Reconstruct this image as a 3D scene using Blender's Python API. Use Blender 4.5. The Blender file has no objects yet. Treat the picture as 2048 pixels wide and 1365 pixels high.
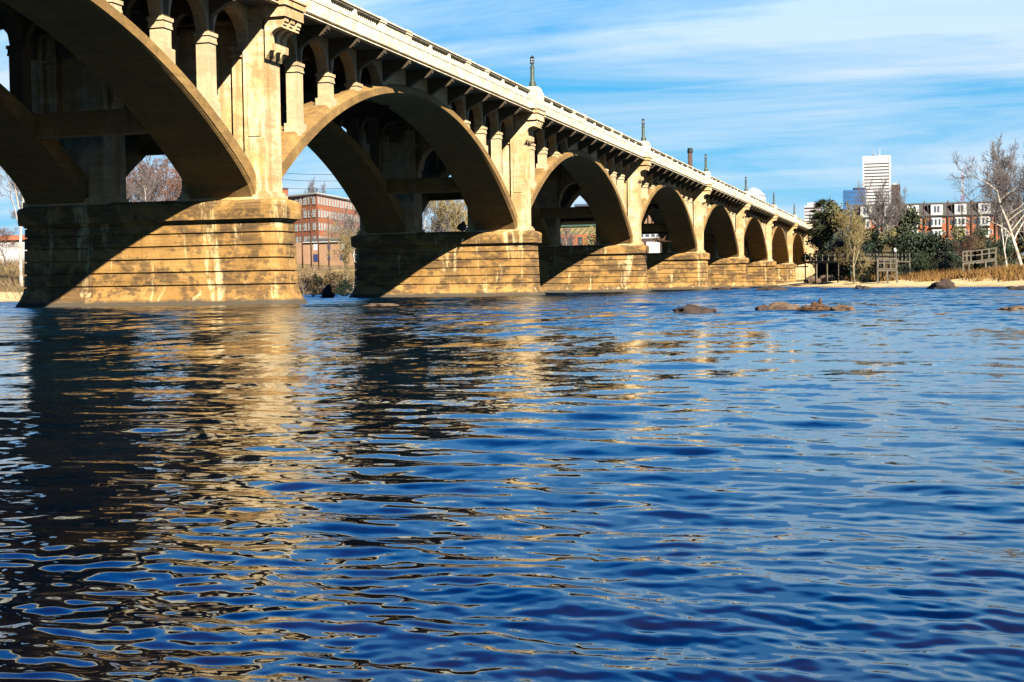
import bpy, math, random
import numpy as np
from mathutils import Vector, Matrix, noise as mnoise
R = math.radians
random.seed(7)
scene = bpy.context.scene
COL = scene.collection

# ------------------------------------------------------------------ camera
PP = (1024.0, 682.5); FL = 2869.0; CAM_H = 0.62
def _n(v): return v / np.linalg.norm(v)
Yd = _n(np.array([1859. - PP[0], 562. - PP[1], FL]))
Xd = -_n(np.array([-8830. - PP[0], 725. - PP[1], FL]))
Xd = _n(Xd - Yd * Xd.dot(Yd))
Zd = np.cross(Xd, Yd)
if Zd[1] > 0: Zd = -Zd
RM = np.stack([Xd, Yd, Zd], 1)
def ray(x, y): return RM.T @ np.array([x - PP[0], y - PP[1], FL])
def at(x, y, Y):
    d = ray(x, y); t = Y / d[1]
    return Vector((d[0] * t, Y, d[2] * t + CAM_H))
def at_ground(x, y, Z=0.0):
    d = ray(x, y); t = (Z - CAM_H) / d[2]
    return Vector((d[0] * t, d[1] * t, Z))
cam_d = bpy.data.cameras.new('camera'); cam = bpy.data.objects.new('camera', cam_d); COL.objects.link(cam)
cam_d.sensor_width = 36.0; cam_d.lens = FL / 2048 * 36.0; cam_d.clip_end = 9000; cam_d.clip_start = 0.05
right = RM.T @ np.array([1, 0, 0]); up = RM.T @ np.array([0, -1, 0]); back = RM.T @ np.array([0, 0, -1])
cam.matrix_world = Matrix(((right[0], up[0], back[0], 0), (right[1], up[1], back[1], 0), (right[2], up[2], back[2], CAM_H), (0, 0, 0, 1)))
scene.camera = cam

# ------------------------------------------------------------------ mesh helpers
class MB:
    def __init__(s): s.v = []; s.f = []; s.smooth = False
    def add(s, vs, fs):
        o = len(s.v); s.v.extend([tuple(p) for p in vs]); s.f.extend([tuple(i + o for i in f) for f in fs])
    def box(s, x0, x1, y0, y1, z0, z1):
        s.add([(x0, y0, z0), (x1, y0, z0), (x1, y1, z0), (x0, y1, z0), (x0, y0, z1), (x1, y0, z1), (x1, y1, z1), (x0, y1, z1)],
              [(0, 3, 2, 1), (4, 5, 6, 7), (0, 1, 5, 4), (1, 2, 6, 5), (2, 3, 7, 6), (3, 0, 4, 7)])
    def obox(s, p0, p1, w, h, upv=(0, 0, 1)):
        p0 = Vector(p0); p1 = Vector(p1); d = (p1 - p0).normalized(); u = Vector(upv)
        sd = d.cross(u)
        if sd.length < 1e-4: sd = d.cross(Vector((1, 0, 0)))
        sd.normalize(); u = sd.cross(d)
        vs = []
        for p in (p0, p1):
            for a, b in ((-1, -1), (1, -1), (1, 1), (-1, 1)): vs.append(p + sd * a * w / 2 + u * b * h / 2)
        s.add(vs, [(0, 1, 2, 3), (7, 6, 5, 4), (0, 4, 5, 1), (1, 5, 6, 2), (2, 6, 7, 3), (3, 7, 4, 0)])
    def prism(s, pts, axis, a0, a1):
        n = len(pts)
        def P(p, a):
            if axis == 'y': return (p[0], a, p[1])
            if axis == 'x': return (a, p[0], p[1])
            return (p[0], p[1], a)
        s.add([P(p, a0) for p in pts] + [P(p, a1) for p in pts],
              [tuple(range(n - 1, -1, -1)), tuple(range(n, 2 * n))] + [(i, (i + 1) % n, (i + 1) % n + n, i + n) for i in range(n)])
    def loft(s, rings, cap=True, closed=True):
        n = len(rings[0]); vs = [p for r in rings for p in r]; fs = []
        for k in range(len(rings) - 1):
            for i in range(n if closed else n - 1):
                j = (i + 1) % n
                fs.append((k * n + i, k * n + j, (k + 1) * n + j, (k + 1) * n + i))
        if cap: fs.append(tuple(range(n - 1, -1, -1))); fs.append(tuple((len(rings) - 1) * n + i for i in range(n)))
        s.add(vs, fs)
    def tube(s, p0, p1, r0, r1, n=4, cap=False):
        p0 = Vector(p0); p1 = Vector(p1); d = (p1 - p0)
        if d.length < 1e-6: return
        d.normalize(); a = d.cross(Vector((0, 0, 1)) if abs(d.z) < .9 else Vector((1, 0, 0))).normalized(); b = d.cross(a)
        rs = []
        for p, r in ((p0, r0), (p1, r1)):
            rs.append([p + a * math.cos(2 * math.pi * i / n) * r + b * math.sin(2 * math.pi * i / n) * r for i in range(n)])
        s.loft(rs, cap)
    def path(s, pts, rads, n=6, cap=True):
        rs = []; pts = [Vector(p) for p in pts]
        for k, p in enumerate(pts):
            d = (pts[min(k + 1, len(pts) - 1)] - pts[max(k - 1, 0)]).normalized()
            a = d.cross(Vector((0, 1, 0.01)) if abs(d.y) < .9 else Vector((1, 0, 0))).normalized(); b = d.cross(a)
            rs.append([p + a * math.cos(2 * math.pi * i / n) * rads[k] + b * math.sin(2 * math.pi * i / n) * rads[k] for i in range(n)])
        s.loft(rs, cap)
    def lathe(s, x, y, prof, n=12):
        s.loft([[(x + r * math.cos(2 * math.pi * i / n), y + r * math.sin(2 * math.pi * i / n), z) for i in range(n)] for r, z in prof])
    def mesh(s, name, mats):
        m = bpy.data.meshes.new(name); m.from_pydata([tuple(p) for p in s.v], [], s.f)
        for q in (mats if isinstance(mats, (list, tuple)) else [mats]): m.materials.append(q)
        if s.smooth: m.polygons.foreach_set('use_smooth', [True] * len(m.polygons))
        m.update(); return m
    def build(s, name, mat, parent=None, loc=(0, 0, 0), fix=True):
        o = bpy.data.objects.new(name, s.mesh(name, mat)); COL.objects.link(o)
        if parent: o.parent = parent
        o.location = loc
        if fix:
            import bmesh
            bm = bmesh.new(); bm.from_mesh(o.data); bmesh.ops.recalc_face_normals(bm, faces=bm.faces); bm.to_mesh(o.data); bm.free()
        return o
def tag(o, label=None, cat=None, group=None, kind=None):
    if label: o['label'] = label
    if cat: o['category'] = cat
    if group: o['group'] = group
    if kind: o['kind'] = kind
    return o
def empty(name, loc, label=None, cat=None, group=None, rz=0):
    o = bpy.data.objects.new(name, None); COL.objects.link(o); o.location = loc; o.rotation_euler = (0, 0, rz); o.empty_display_size = .1
    return tag(o, label, cat, group)
def inst(name, mesh, parent, loc, rz=0, sc=1.0):
    o = bpy.data.objects.new(name, mesh); COL.objects.link(o); o.parent = parent; o.location = loc; o.rotation_euler = (0, 0, rz)
    o.scale = (sc,) * 3 if isinstance(sc, (int, float)) else sc
    return o
def copy_tree(o, parent=None):
    c = o.copy(); COL.objects.link(c); c.parent = parent
    for ch in list(o.children):
        d = ch.copy(); COL.objects.link(d); d.parent = c
        for g in list(ch.children):
            e = g.copy(); COL.objects.link(e); e.parent = d
    return c

# ------------------------------------------------------------------ materials
def newmat(name):
    m = bpy.data.materials.new(name); m.use_nodes = True; nt = m.node_tree; b = nt.nodes['Principled BSDF']
    return m, nt, b
class G:
    """tiny node helper"""
    def __init__(s, nt): s.nt = nt
    def n(s, t, **k):
        x = s.nt.nodes.new(t)
        for a, b in k.items(): setattr(x, a, b)
        return x
    def l(s, a, b): s.nt.links.new(a, b)
    def pos(s, sc=(1, 1, 1), off=(0, 0, 0)):
        g = s.n('ShaderNodeNewGeometry'); m = s.n('ShaderNodeMapping'); m.inputs['Scale'].default_value = sc; m.inputs['Location'].default_value = off
        s.l(g.outputs['Position'], m.inputs['Vector']); return m.outputs['Vector']
    def noise(s, vec, scale, detail=4, rough=.55, dist=0):
        t = s.n('ShaderNodeTexNoise'); t.inputs['Scale'].default_value = scale; t.inputs['Detail'].default_value = detail
        t.inputs['Roughness'].default_value = rough; t.inputs['Distortion'].default_value = dist
        s.l(vec, t.inputs['Vector']); return t.outputs['Fac']
    def ramp(s, fac, stops):
        r = s.n('ShaderNodeValToRGB'); e = r.color_ramp.elements
        while len(e) < len(stops): e.new(.5)
        for k, (p, c) in enumerate(stops):
            e[k].position = p; e[k].color = (c, c, c, 1) if isinstance(c, (int, float)) else (*c, 1)
        s.l(fac, r.inputs['Fac']); return r.outputs['Color']
    def mix(s, f, a, b, mode='MIX'):
        m = s.n('ShaderNodeMix', data_type='RGBA', blend_type=mode)
        if isinstance(f, (int, float)): m.inputs[0].default_value = f
        else: s.l(f, m.inputs[0])
        for q, i in ((a, 6), (b, 7)):
            if isinstance(q, tuple): m.inputs[i].default_value = (*q, 1)
            else: s.l(q, m.inputs[i])
        return m.outputs[2]
    def math(s, op, a, b=None):
        m = s.n('ShaderNodeMath', operation=op)
        for q, i in ((a, 0), (b, 1)):
            if q is None: continue
            if isinstance(q, (int, float)): m.inputs[i].default_value = q
            else: s.l(q, m.inputs[i])
        return m.outputs[0]
    def bump(s, h, b, strength=.4, dist=.05):
        x = s.n('ShaderNodeBump'); x.inputs['Strength'].default_value = strength; x.inputs['Distance'].default_value = dist
        s.l(h, x.inputs['Height']); s.l(x.outputs['Normal'], b.inputs['Normal'])
def concrete(name, c_lo, c_hi, dark, dk_amt=.5, streak=.5, light=None, lt_amt=.4, boards=.5, off=0, tide=False, rough=.85, grime_scale=.5):
    m, nt, b = newmat(name); g = G(nt)
    base = g.mix(g.ramp(g.noise(g.pos((1, 1, 1), (off, 0, 0)), .45, 5), [(.35, 0.), (.65, 1.)]), c_lo, c_hi)
    # fine mottling
    base = g.mix(g.ramp(g.noise(g.pos(), 3.5, 6, .65), [(.3, .0), (.7, .5)]), base, tuple(x * .72 for x in c_lo))
    # horizontal board marks
    bd = g.noise(g.pos((.12, .12, 5.5)), 1.3, 5, .7)
    base = g.mix(g.math('MULTIPLY', g.ramp(bd, [(.45, 0.), (.68, 1.)]), boards), base, tuple(x * .62 for x in c_lo))
    # dark blotches
    bl = g.noise(g.pos((1, 1, 1.5), (off + 9, 3, 0)), grime_scale, 10, .74, .3)
    bl2 = g.noise(g.pos((.5, .5, 4)), 1.6, 6, .7)
    bd3 = g.ramp(g.noise(g.pos((.3, .3, 6)), 1.2, 6, .75), [(.38, .55), (.55, 1.)])
    k = g.math('MULTIPLY', g.math('MULTIPLY', g.ramp(bl, [(.465, 0.), (.52, 1.)]), g.ramp(bl2, [(.3, .6), (.6, 1.)])), bd3)
    base = g.mix(g.math('MULTIPLY', k, dk_amt), base, dark)
    # vertical run-off streaks
    st = g.noise(g.pos((2.2, 2.2, .16), (off, 0, 0)), 1.0, 5, .6)
    base = g.mix(g.math('MULTIPLY', g.ramp(st, [(.52, 0.), (.66, 1.)]), streak), base, tuple((a + d) / 2.2 for a, d in zip(c_lo, dark)))
    if light:
        ls = g.noise(g.pos((1.5, 1.5, .22), (off + 31, 7, 0)), .55, 6, .7, .6); lp = g.noise(g.pos((1, 1, 1), (3, 0, 0)), 2.2, 6, .75)
        k = g.math('MULTIPLY', g.ramp(ls, [(.56, 0.), (.63, 1.)]), g.ramp(lp, [(.36, 0.), (.56, 1.)]))
        base = g.mix(g.math('MULTIPLY', k, lt_amt), base, light)
    if tide:
        z = g.n('ShaderNodeSeparateXYZ'); g.l(g.n('ShaderNodeNewGeometry').outputs['Position'], z.inputs[0])
        zz = g.math('ADD', z.outputs['Z'], g.math('MULTIPLY', g.math('SUBTRACT', g.noise(g.pos((1, 1, 1)), 1.5, 4), .5), .25))
        base = g.mix(g.ramp(zz, [(.17, 1.), (.32, 0.)]), base, (.028, .021, .012))
    g.l(base, b.inputs['Base Color']); b.inputs['Roughness'].default_value = rough; b.inputs['Specular IOR Level'].default_value = .25
    hb = g.math('ADD', g.noise(g.pos(), 9, 6, .7), g.math('MULTIPLY', bd, .8))
    g.bump(hb, b, .45, .03)
    return m
def plain(name, c, rough=.7, metal=0, var=.25, scale=2.0, spec=.3, c2=None):
    m, nt, b = newmat(name); g = G(nt)
    n = g.noise(g.pos(), scale, 5, .6)
    g.l(g.mix(g.ramp(n, [(.35, 0.), (.65, 1.)]), c, c2 or tuple(x * (1 - var) for x in c)), b.inputs['Base Color'])
    b.inputs['Roughness'].default_value = rough; b.inputs['Metallic'].default_value = metal; b.inputs['Specular IOR Level'].default_value = spec
    return m
M = {}
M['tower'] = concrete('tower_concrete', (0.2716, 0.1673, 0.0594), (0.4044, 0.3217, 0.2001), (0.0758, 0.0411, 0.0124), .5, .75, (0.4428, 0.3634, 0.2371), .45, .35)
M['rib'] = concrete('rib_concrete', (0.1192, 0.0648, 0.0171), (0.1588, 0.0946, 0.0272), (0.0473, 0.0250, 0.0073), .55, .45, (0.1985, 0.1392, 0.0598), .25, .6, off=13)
M['beam_shade'] = concrete('shaded_beam_concrete', (0.0347, 0.0218, 0.0089), (0.0475, 0.0331, 0.0150), (0.0119, 0.0074, 0.0036), .5, .6, (0.0665, 0.0558, 0.0378), .3, .4, off=5)  # grimy beams and inner columns, with under-deck shade put into the colour
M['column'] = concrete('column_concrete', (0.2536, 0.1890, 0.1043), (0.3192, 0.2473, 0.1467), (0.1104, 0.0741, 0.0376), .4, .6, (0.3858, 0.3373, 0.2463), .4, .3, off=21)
M['pier'] = concrete('pier_concrete', (0.1450, 0.0730, 0.0160), (0.2262, 0.1311, 0.0374), (0.0174, 0.0097, 0.0044), .93, .4, (0.3712, 0.2850, 0.1430), .8, .6, off=3, tide=True, grime_scale=.42)
M['parapet'] = concrete('parapet_concrete', (0.3727, 0.3232, 0.2365), (0.4224, 0.3743, 0.2825), (0.1712, 0.1293, 0.0760), .75, .6, (0.4528, 0.4061, 0.3202), .3, .15, off=40, grime_scale=1.3)
M['cornice'] = concrete('cornice_concrete', (0.0756, 0.0630, 0.0456), (0.1158, 0.1008, 0.0780), (0.0204, 0.0150, 0.0102), .5, .5, (0.1764, 0.1662, 0.1464), .4, .2, off=44)
M['asphalt'] = plain('asphalt', (0.0336, 0.0336, 0.0336), .9)
M['lampgreen'] = plain('lamp_green_paint', (0.0224, 0.0336, 0.0224), .5, 0, .3)
M['black'] = plain('black_iron', (0.0045, 0.0050, 0.0050), .5)
M['glassp'] = plain('lantern_glass', (0.2800, 0.2912, 0.3080), .2)
M['wood'] = plain('weathered_wood', (0.0699, 0.0599, 0.0433), .85, c2=(0.0433, 0.0333, 0.0216))
M['pole'] = plain('pole_wood', (0.0370, 0.0126, 0.0045), .9, c2=(0.0202, 0.0070, 0.0028))
M['white'] = plain('white_paint', (0.2160, 0.2133, 0.2052), .6, var=.08)
M['glass'] = plain('window_glass', (0.0168, 0.0224, 0.0280), .12, spec=.8)
M['roofdark'] = plain('shingle_roof', (0.0176, 0.0159, 0.0141), .9, c2=(0.0259, 0.0235, 0.0212), scale=.8)
M['sand'] = None
# ------------------------------------------------------------------ the bridge
SP = 42.83; Y0 = 60.1; CXM = -35.17
KP = list(range(-2, 7))                       # piers ; abutment stands where pier 7 would be
KS = list(range(-2, 7))                       # span k runs from pier k to pier k+1
ypier = lambda k: Y0 + SP * k
yspan = lambda k: Y0 + SP * (k + .5)
bridge = empty('arch_bridge', (CXM, ypier(2), 0), 'long pale concrete bridge on open-spandrel arches crossing the river on stained stone-coloured piers', 'bridge')
def bl(x, y, z): return (x - CXM, y - ypier(2), z)
def intr(d): return 12.0 - (33.8 - math.sqrt(33.8 ** 2 - min(abs(d), 21.4) ** 2))
def extr(d): return 12.62 - (37.3 - math.sqrt(37.3 ** 2 - min(abs(d), 21.4) ** 2))
BJ = [3.77 * (j - 4.5) for j in range(10)]
XN0, XN1 = -29.25, -32.4                      # near rib outer / inner face
XF1, XF0 = 2 * CXM - XN1, 2 * CXM - XN0       # far rib inner / outer face
# --- rib
def rib_mesh(flip):
    mb = MB(); sec = [(-29.32, 0), (-29.22, .07), (-29.22, .10), (-29.16, .12), (-29.16, .66), (-29.45, 1.0), (-32.2, 1.0), (-32.4, .8), (-32.4, 0)]
    rings = []
    N = 56
    for i in range(N + 1):
        d = -20.75 + 41.5 * i / N
        zi = intr(d); ze = extr(d)
        if abs(d) > 19.7: zi -= .6 * ((abs(d) - 19.7) / 1.05) ** 2
        sx, sy = 0, 1
        rings.append([((2 * CXM - x if flip else x), d, zi + (ze - zi) * t) for x, t in sec])
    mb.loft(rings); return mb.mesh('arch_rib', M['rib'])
def box_mesh(name, mat, *boxes):
    mb = MB()
    for b in boxes: mb.box(*b)
    return mb.mesh(name, mat)
# --- spandrel column (outer, local to span)
def column_mesh(j, x0, x1):
    mb = MB(); d = BJ[j]; e = min(extr(d - .45), extr(d + .45)) - .1
    zt = 11.65
    if extr(d) < 11.2: mb.box(x0 + .01, x1 - .01, d - .32, d + .32, e, 11.22)
    for gx, gy, za, zb in ((.04, .38, 11.2, 11.3), (.02, .36, 11.3, 11.5), (.065, .41, 11.5, zt)):
        if e < zb - .02: mb.box(x0 - gx, x1 + gx, d - gy, d + gy, max(e, za), zb)
    if e >= zt: mb.box(x0 - .04, x1 + .04, d - .38, d + .38, e, e + .22)
    if extr(d) < 10.6:
        zb = extr(d) + .2
        mb.box(x0 - .09, x1 + .09, d - .43, d + .43, e - .12, zb)
    return mb
# --- longitudinal spandrel arcade
def arch_z(d):
    """underside of the spandrel arcade"""
    zs, zc = 11.65, 13.12
    edges = [(-20.5, BJ[0] - .3)] + [(BJ[j] + .3, BJ[j + 1] - .3) for j in range(3)]
    a = -abs(d)
    for l, r in edges:
        if l < a < r:
            c = (l + r) / 2; h = (r - l) / 2
            return zs + (zc - zs) * math.sqrt(max(0, 1 - ((a - c) / h) ** 2))
    if a > BJ[3] + .3: return 0
    return zs
def arcade_mesh(x0, x1):
    mb = MB(); ds = sorted(set([round(-20.5 + i * .2, 3) for i in range(206)] + [s * (b + e) for b in BJ for e in (-.301, -.299, .299, .301) for s in (1, -1)] + [20.5]))
    rings = []
    for d in ds:
        if abs(d) > 20.5: continue
        zb = max(arch_z(d), extr(d) - .12)
        rings.append([(x0, d, zb), (x0, d, 13.4), (x1, d, 13.4), (x1, d, zb)])
    mb.loft(rings); return mb.mesh('spandrel_arcade', M['beam_shade'] if x0 < -30 else M['column'])
# --- floor beam with cantilever brackets
def beam_mesh(j):
    d = BJ[j]; e = max(extr(d - .2), extr(d + .2)) - .05; sol = extr(d) > 11.9
    half = []
    # from the tip of the near bracket inward (x, z)
    half += [(-27.79, 13.4), (-27.79, 13.16)]
    for a, b in ((-27.88, 13.16), (-27.88, 13.06), (-27.99, 13.06), (-27.99, 12.96), (-28.12, 12.96), (-28.12, 12.9)): half.append((a, b))
    for i in range(1, 8):
        t = i / 7; half.append((-28.12 - t * 1.2, 12.90 - .55 * (1 - math.cos(t * math.pi / 2)) - .02 * t))
    half += [(-29.34, 12.3)]
    if sol:
        half += [(-29.36, max(e, 11.9)), (-32.3, max(e, 11.9))]
    else:
        half += [(-29.36, 11.62), (-29.99, 11.62)]
        for i in range(1, 12):
            a = math.pi * i / 12; half.append((-30.575 + .575 * math.cos(a), 11.65 + .85 * math.sin(a)))
        half += [(-31.15, 11.62), (-31.9, 11.62)]
    for i in range(0, 7):
        a = math.pi / 2 * i / 6; half.append((-32.95 + (1.0 * math.cos(a) if i else 1.0), 11.75 + 1.05 * math.sin(a)))
    full = half + [(2 * CXM - x, z) for x, z in reversed(half)]
    mb = MB(); mb.prism(full, 'y', -.17, .17); mb2 = MB()
    return mb.mesh('floor_beam', M['beam_shade'])
# --- balustrade panel (length L along y, origin at its centre)
def balustrade_mesh(L):
    mb = MB(); mb.smooth = False
    n = int(L / .27)
    for i in range(n):
        y = -L / 2 + (i + .5) * L / n
        mb.lathe(0, y, [(.075, 14.36), (.075, 14.40), (.05, 14.42), (.088, 14.50), (.08, 14.56), (.045, 14.70), (.07, 14.74), (.07, 14.80)], 6)
    mb.box(-.12, .12, -L / 2, L / 2, 14.30, 14.36)
    return mb.mesh('balustrade_panel', M['parapet'])
def solid_panel_mesh(L):
    mb = MB(); mb.box(-.08, .08, -L / 2, L / 2, 14.30, 14.80)
    for s in (-1, 1): mb.box(-.13, .13, s * L / 4 - L / 4 + .10, s * L / 4 + L / 4 - .10, 14.36, 14.73)
    return mb.mesh('solid_panel', M['parapet'])
def post_mesh(w):
    mb = MB(); mb.box(-.19, .19, -w / 2, w / 2, 14.302, 14.82); mb.box(-.215, .215, -w / 2 - .03, w / 2 + .03, 14.302, 14.37)
    mb.box(-.235, .235, -w / 2 - .05, w / 2 + .05, 14.80, 15.06) if w > .5 else None
    return mb.mesh('parapet_post', M['parapet'])
XP = -28.1
me_rib = [rib_mesh(0), rib_mesh(1)]
OUT = (-29.95, -29.33); INN = (-31.85, -31.15)
me_col = {}
for j in (0, 1, 2, 3, 6, 7, 8, 9):
    for nm, (a, b) in (('o', OUT), ('i', INN), ('fi', (2 * CXM + 31.15, 2 * CXM + 31.85)), ('fo', (2 * CXM + 29.33, 2 * CXM + 29.95))):
        me_col[(j, nm)] = column_mesh(j, a, b).mesh('spandrel_column', M['column'] if nm == 'o' else M['beam_shade'])
me_arc = [arcade_mesh(-29.95, -29.38), arcade_mesh(-31.8, -31.2), arcade_mesh(2 * CXM + 31.2, 2 * CXM + 31.8), arcade_mesh(2 * CXM + 29.38, 2 * CXM + 29.95)]
me_beam = [beam_mesh(j) for j in range(10)]
me_bal = balustrade_mesh(3.0); me_balc = balustrade_mesh(2.95); me_solid = solid_panel_mesh(3.1)
me_pt = post_mesh(.32); me_pw = post_mesh(.8)
me_strut = box_mesh('cross_strut', M['rib'], (XF1 - .1, XN1 + .1, -.38, .38, 7.55, 8.6))
rest = MB()                                    # the spandrel columns too many to list one by one
for k in KS:
    y = yspan(k)
    for q in (0, 1): inst('arch_rib', me_rib[q], bridge, bl(0, y, 0))
    for q in range(4): inst('spandrel_arcade', me_arc[q], bridge, bl(0, y, 0))
    for s in (-1, 1): inst('cross_strut', me_strut, bridge, bl(0, y + 17 * s, 0))
    for j in range(10):
        b = inst('floor_beam', me_beam[j], bridge, bl(0, y + BJ[j], 0))
        for nm in ('o', 'i', 'fi', 'fo'):
            if (j, nm) not in me_col: continue
            if (nm == 'o' and -1 <= k <= 4) or (nm != 'o' and -1 <= k <= 0):
                inst('spandrel_column', me_col[(j, nm)], bridge, bl(0, y, 0))
            else:
                a, c = {'o': OUT, 'i': INN, 'fi': (2 * CXM + 31.15, 2 * CXM + 31.85), 'fo': (2 * CXM + 29.33, 2 * CXM + 29.95)}[nm]
                t = column_mesh(j, a, c); rest.add([(p[0] - CXM, p[1] + y - ypier(2), p[2]) for p in t.v], t.f)
    # parapet toward the camera
    for c0 in (-14.85 + .0, 0.0, 14.85):
        seq = {0: (-3.35, 0, 3.35)}.get(0)
        for dd in seq: inst('balustrade_panel', me_bal if c0 else me_balc, bridge, bl(XP, y + c0 + dd, 0))
        for dd in (-1.675, 1.675): inst('parapet_post', me_pt, bridge, bl(XP, y + c0 + dd, 0))
    for c0 in (-7.38, 7.38):
        inst('solid_panel', me_solid, bridge, bl(XP, y + c0, 0))
        for dd in (-1.98, 1.98): inst('parapet_post', me_pw, bridge, bl(XP, y + c0 + dd, 0))
tag(rest.build('spandrel_columns', M['beam_shade'], bridge), kind='stuff')
# --- deck slab, roadway, cornices, rails, plinths along the whole bridge
YB0, YB1 = ypier(-2) - 8, ypier(7) + 60
def along(name, mat, boxes):
    mb = MB()
    for x0, x1, z0, z1 in boxes: mb.box(x0 - CXM, x1 - CXM, YB0 - ypier(2), YB1 - ypier(2), z0, z1)
    return mb.build(name, mat, bridge)
along('deck_slab', M['beam_shade'], [(-42.2, -28.05, 13.4, 13.66)])
along('roadway', M['asphalt'], [(-40.3, -30.2, 13.662, 13.76)])
along('kerb', M['cornice'], [(-30.19, -28.36, 13.662, 13.9), (-41.98, -40.31, 13.662, 13.9)])
along('cornice', M['cornice'], [(-28.049, -27.98, 13.52, 13.545), (-42.5, -42.3, 13.42, 13.66)])
along('cornice_lip', M['parapet'], [(-28.049, -27.76, 13.402, 13.455)])
along('plinth', M['parapet'], [(-28.30, -27.88, 13.664, 14.26), (-28.30, -27.82, 13.63, 13.662), (-28.33, -27.85, 14.262, 14.30), (-42.4, -42.0, 13.662, 14.8)])
along('hand_rail', M['parapet'], [(-28.29, -27.91, 14.84, 14.92), (-28.34, -27.84, 14.922, 15.0), (-42.5, -41.9, 14.802, 15.0)])
# --- piers
def rrect(cx, cy, hx, hy, r, z, n=6):
    out = []
    for sx, sy, a0 in ((1, 1, 0), (-1, 1, 90), (-1, -1, 180), (1, -1, 270)):
        for i in range(n + 1):
            a = R(a0 + 90 * i / n); out.append((cx + sx * (hx - r) + r * math.cos(a), cy + sy * (hy - r) + r * math.sin(a), z))
    return out
def shaft_mesh():
    mb = MB(); rings = []
    def off(z): return .10 * (3.9 - z) / 3 if z > .9 else .10 + .40 * ((.9 - z) / .9) ** 1.6
    zs = [-1.6, 0, .1, .2, .3, .42, .55, .7]
    seq = [(z, off(max(z, 0))) for z in zs]
    for gz in (.93, 1.53, 2.13, 2.72, 3.29):
        seq += [(gz - .035, off(gz)), (gz - .03, off(gz) - .10), (gz + .03, off(gz) - .10), (gz + .035, off(gz))]
    seq += [(3.70, off(3.7)), (3.705, off(3.7) - .08), (3.76, off(3.7) - .08), (3.765, .04), (3.86, .06)]
    for z, o in seq: rings.append(rrect(0, 0, 7.1 + o, 1.12 + o, .55 + o * .5, z))
    mb.loft(rings); return mb.mesh('pier_shaft', M['pier'])
def cap_mesh():
    mb = MB(); rings = []
    for z, o in ((3.862, .17), (3.89, .24), (4.50, .27), (4.60, .25), (4.68, .17), (4.74, .02), (4.80, -.2), (4.86, -.6)): rings.append(rrect(0, 0, 7.1 + o, 1.12 + o, .6, z))
    mb.loft(rings); return mb.mesh('pier_cap', M['pier'])
def tower_mesh(s):
    mb = MB()
    def b(x0, x1, hy, z0, z1):
        x0, x1 = x0 - CXM, x1 - CXM
        if s < 0: x0, x1 = -x1, -x0
        mb.box(x0, x1, -hy, hy, z0, z1)
    # stepped plan: pilaster, strip, recessed web, strip, inner pilaster
    b(-29.62, -28.62, .92, 5.12, 13.4); b(-29.40, -28.74, .96, 7.6, 11.0); b(-30.30, -29.62, .74, 5.12, 13.38); b(-31.40, -30.30, .52, 5.12, 13.36)
    b(-32.15, -31.40, .74, 5.12, 13.38); b(-33.05, -32.15, .92, 5.12, 12.6)
    # moulded feet
    b(-33.13, -28.50, 1.0, 4.98, 5.12); b(-33.22, -28.40, 1.06, 4.70, 4.98)
    # caps on the strips
    for a, c in ((-30.38, -29.63), (-32.14, -31.34)): b(a, c, .84, 11.2, 11.3); b(a, c, .88, 11.5, 11.65)
    # string under the corbel block
    b(-33.1, -28.56, .97, 12.72, 12.86)
    m = mb; return m.mesh('tower', M['tower'])
def portal_mesh():
    mb = MB(); h = 2.2; w = 1.95; zs = 9.6; pts = [(-h, 8.2), (-h, 13.39), (h, 13.39), (h, 8.2), (w, 8.2), (w, zs)]
    for i in range(1, 16):
        a = math.pi * i / 16; pts.append((w * math.cos(a), zs + w * math.sin(a)))
    pts += [(-w, zs), (-w, 8.2)]
    mb.prism(pts, 'y', -.42, .42); N = 16; u, v = w - .14, w + .12
    for i in range(N):
        a0 = math.pi * i / N; a1 = math.pi * (i + 1) / N
        P = [(u * math.cos(a0), zs + u * math.sin(a0)), (v * math.cos(a0), zs + v * math.sin(a0)), (v * math.cos(a1), zs + v * math.sin(a1)), (u * math.cos(a1), zs + u * math.sin(a1))]
        mb.prism(P, 'y', -.52, .52)
    return mb.mesh('portal_wall', M['tower'])
def corbel_mesh():
    mb = MB()
    mb.box(-28.75 - CXM, -27.52 - CXM, -1.0, 1.0, 12.87, 13.36)
    mb.box(-28.8 - CXM, -27.44 - CXM, -1.09, 1.09, 13.362, 13.64)
    mb.box(-28.8 - CXM, -27.38 - CXM, -1.16, 1.16, 13.642, 13.72)
    prof = [(-28.66, 11.05), (-28.42, 11.4), (-28.30, 11.42), (-28.28, 11.75), (-28.36, 11.78), (-28.38, 12.0)]
    for i in range(0, 8):
        t = i / 7 * math.pi / 2; prof.append((-28.38 + .62 * (1 - math.cos(t)), 12.0 + .42 * math.sin(t)))
    prof += [(-27.72, 12.38), (-27.72, 12.52), (-27.66, 12.52), (-27.66, 12.66), (-27.6, 12.66), (-27.6, 12.868), (-28.66, 12.868)]
    prof = [(x - CXM, z) for x, z in prof]
    for y in (-.66, 0, .66): mb.prism(prof, 'y', y - .2, y + .2)
    return mb.mesh('corbel', M['tower'])
def pedestal_mesh():
    mb = MB(); pts = [(-1.55, 13.66), (-1.55, 15.0), (-1.42, 15.02)]
    for i in range(9):
        a = math.pi * (1 - i / 8); pts.append((1.1 * math.cos(a), 15.08 + .3 * math.sin(a)))
    pts += [(1.42, 15.02), (1.55, 15.0), (1.55, 13.66)]
    mb.prism(pts, 'x', -28.55 - CXM, -27.66 - CXM); mb.box(-28.5 - CXM, -27.6 - CXM, -.95, .95, 13.725, 14.9)
    mb.box(-28.5 - CXM, -27.56 - CXM, -.99, .99, 13.721, 13.86)
    return mb.mesh('pedestal', M['parapet'])
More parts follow.
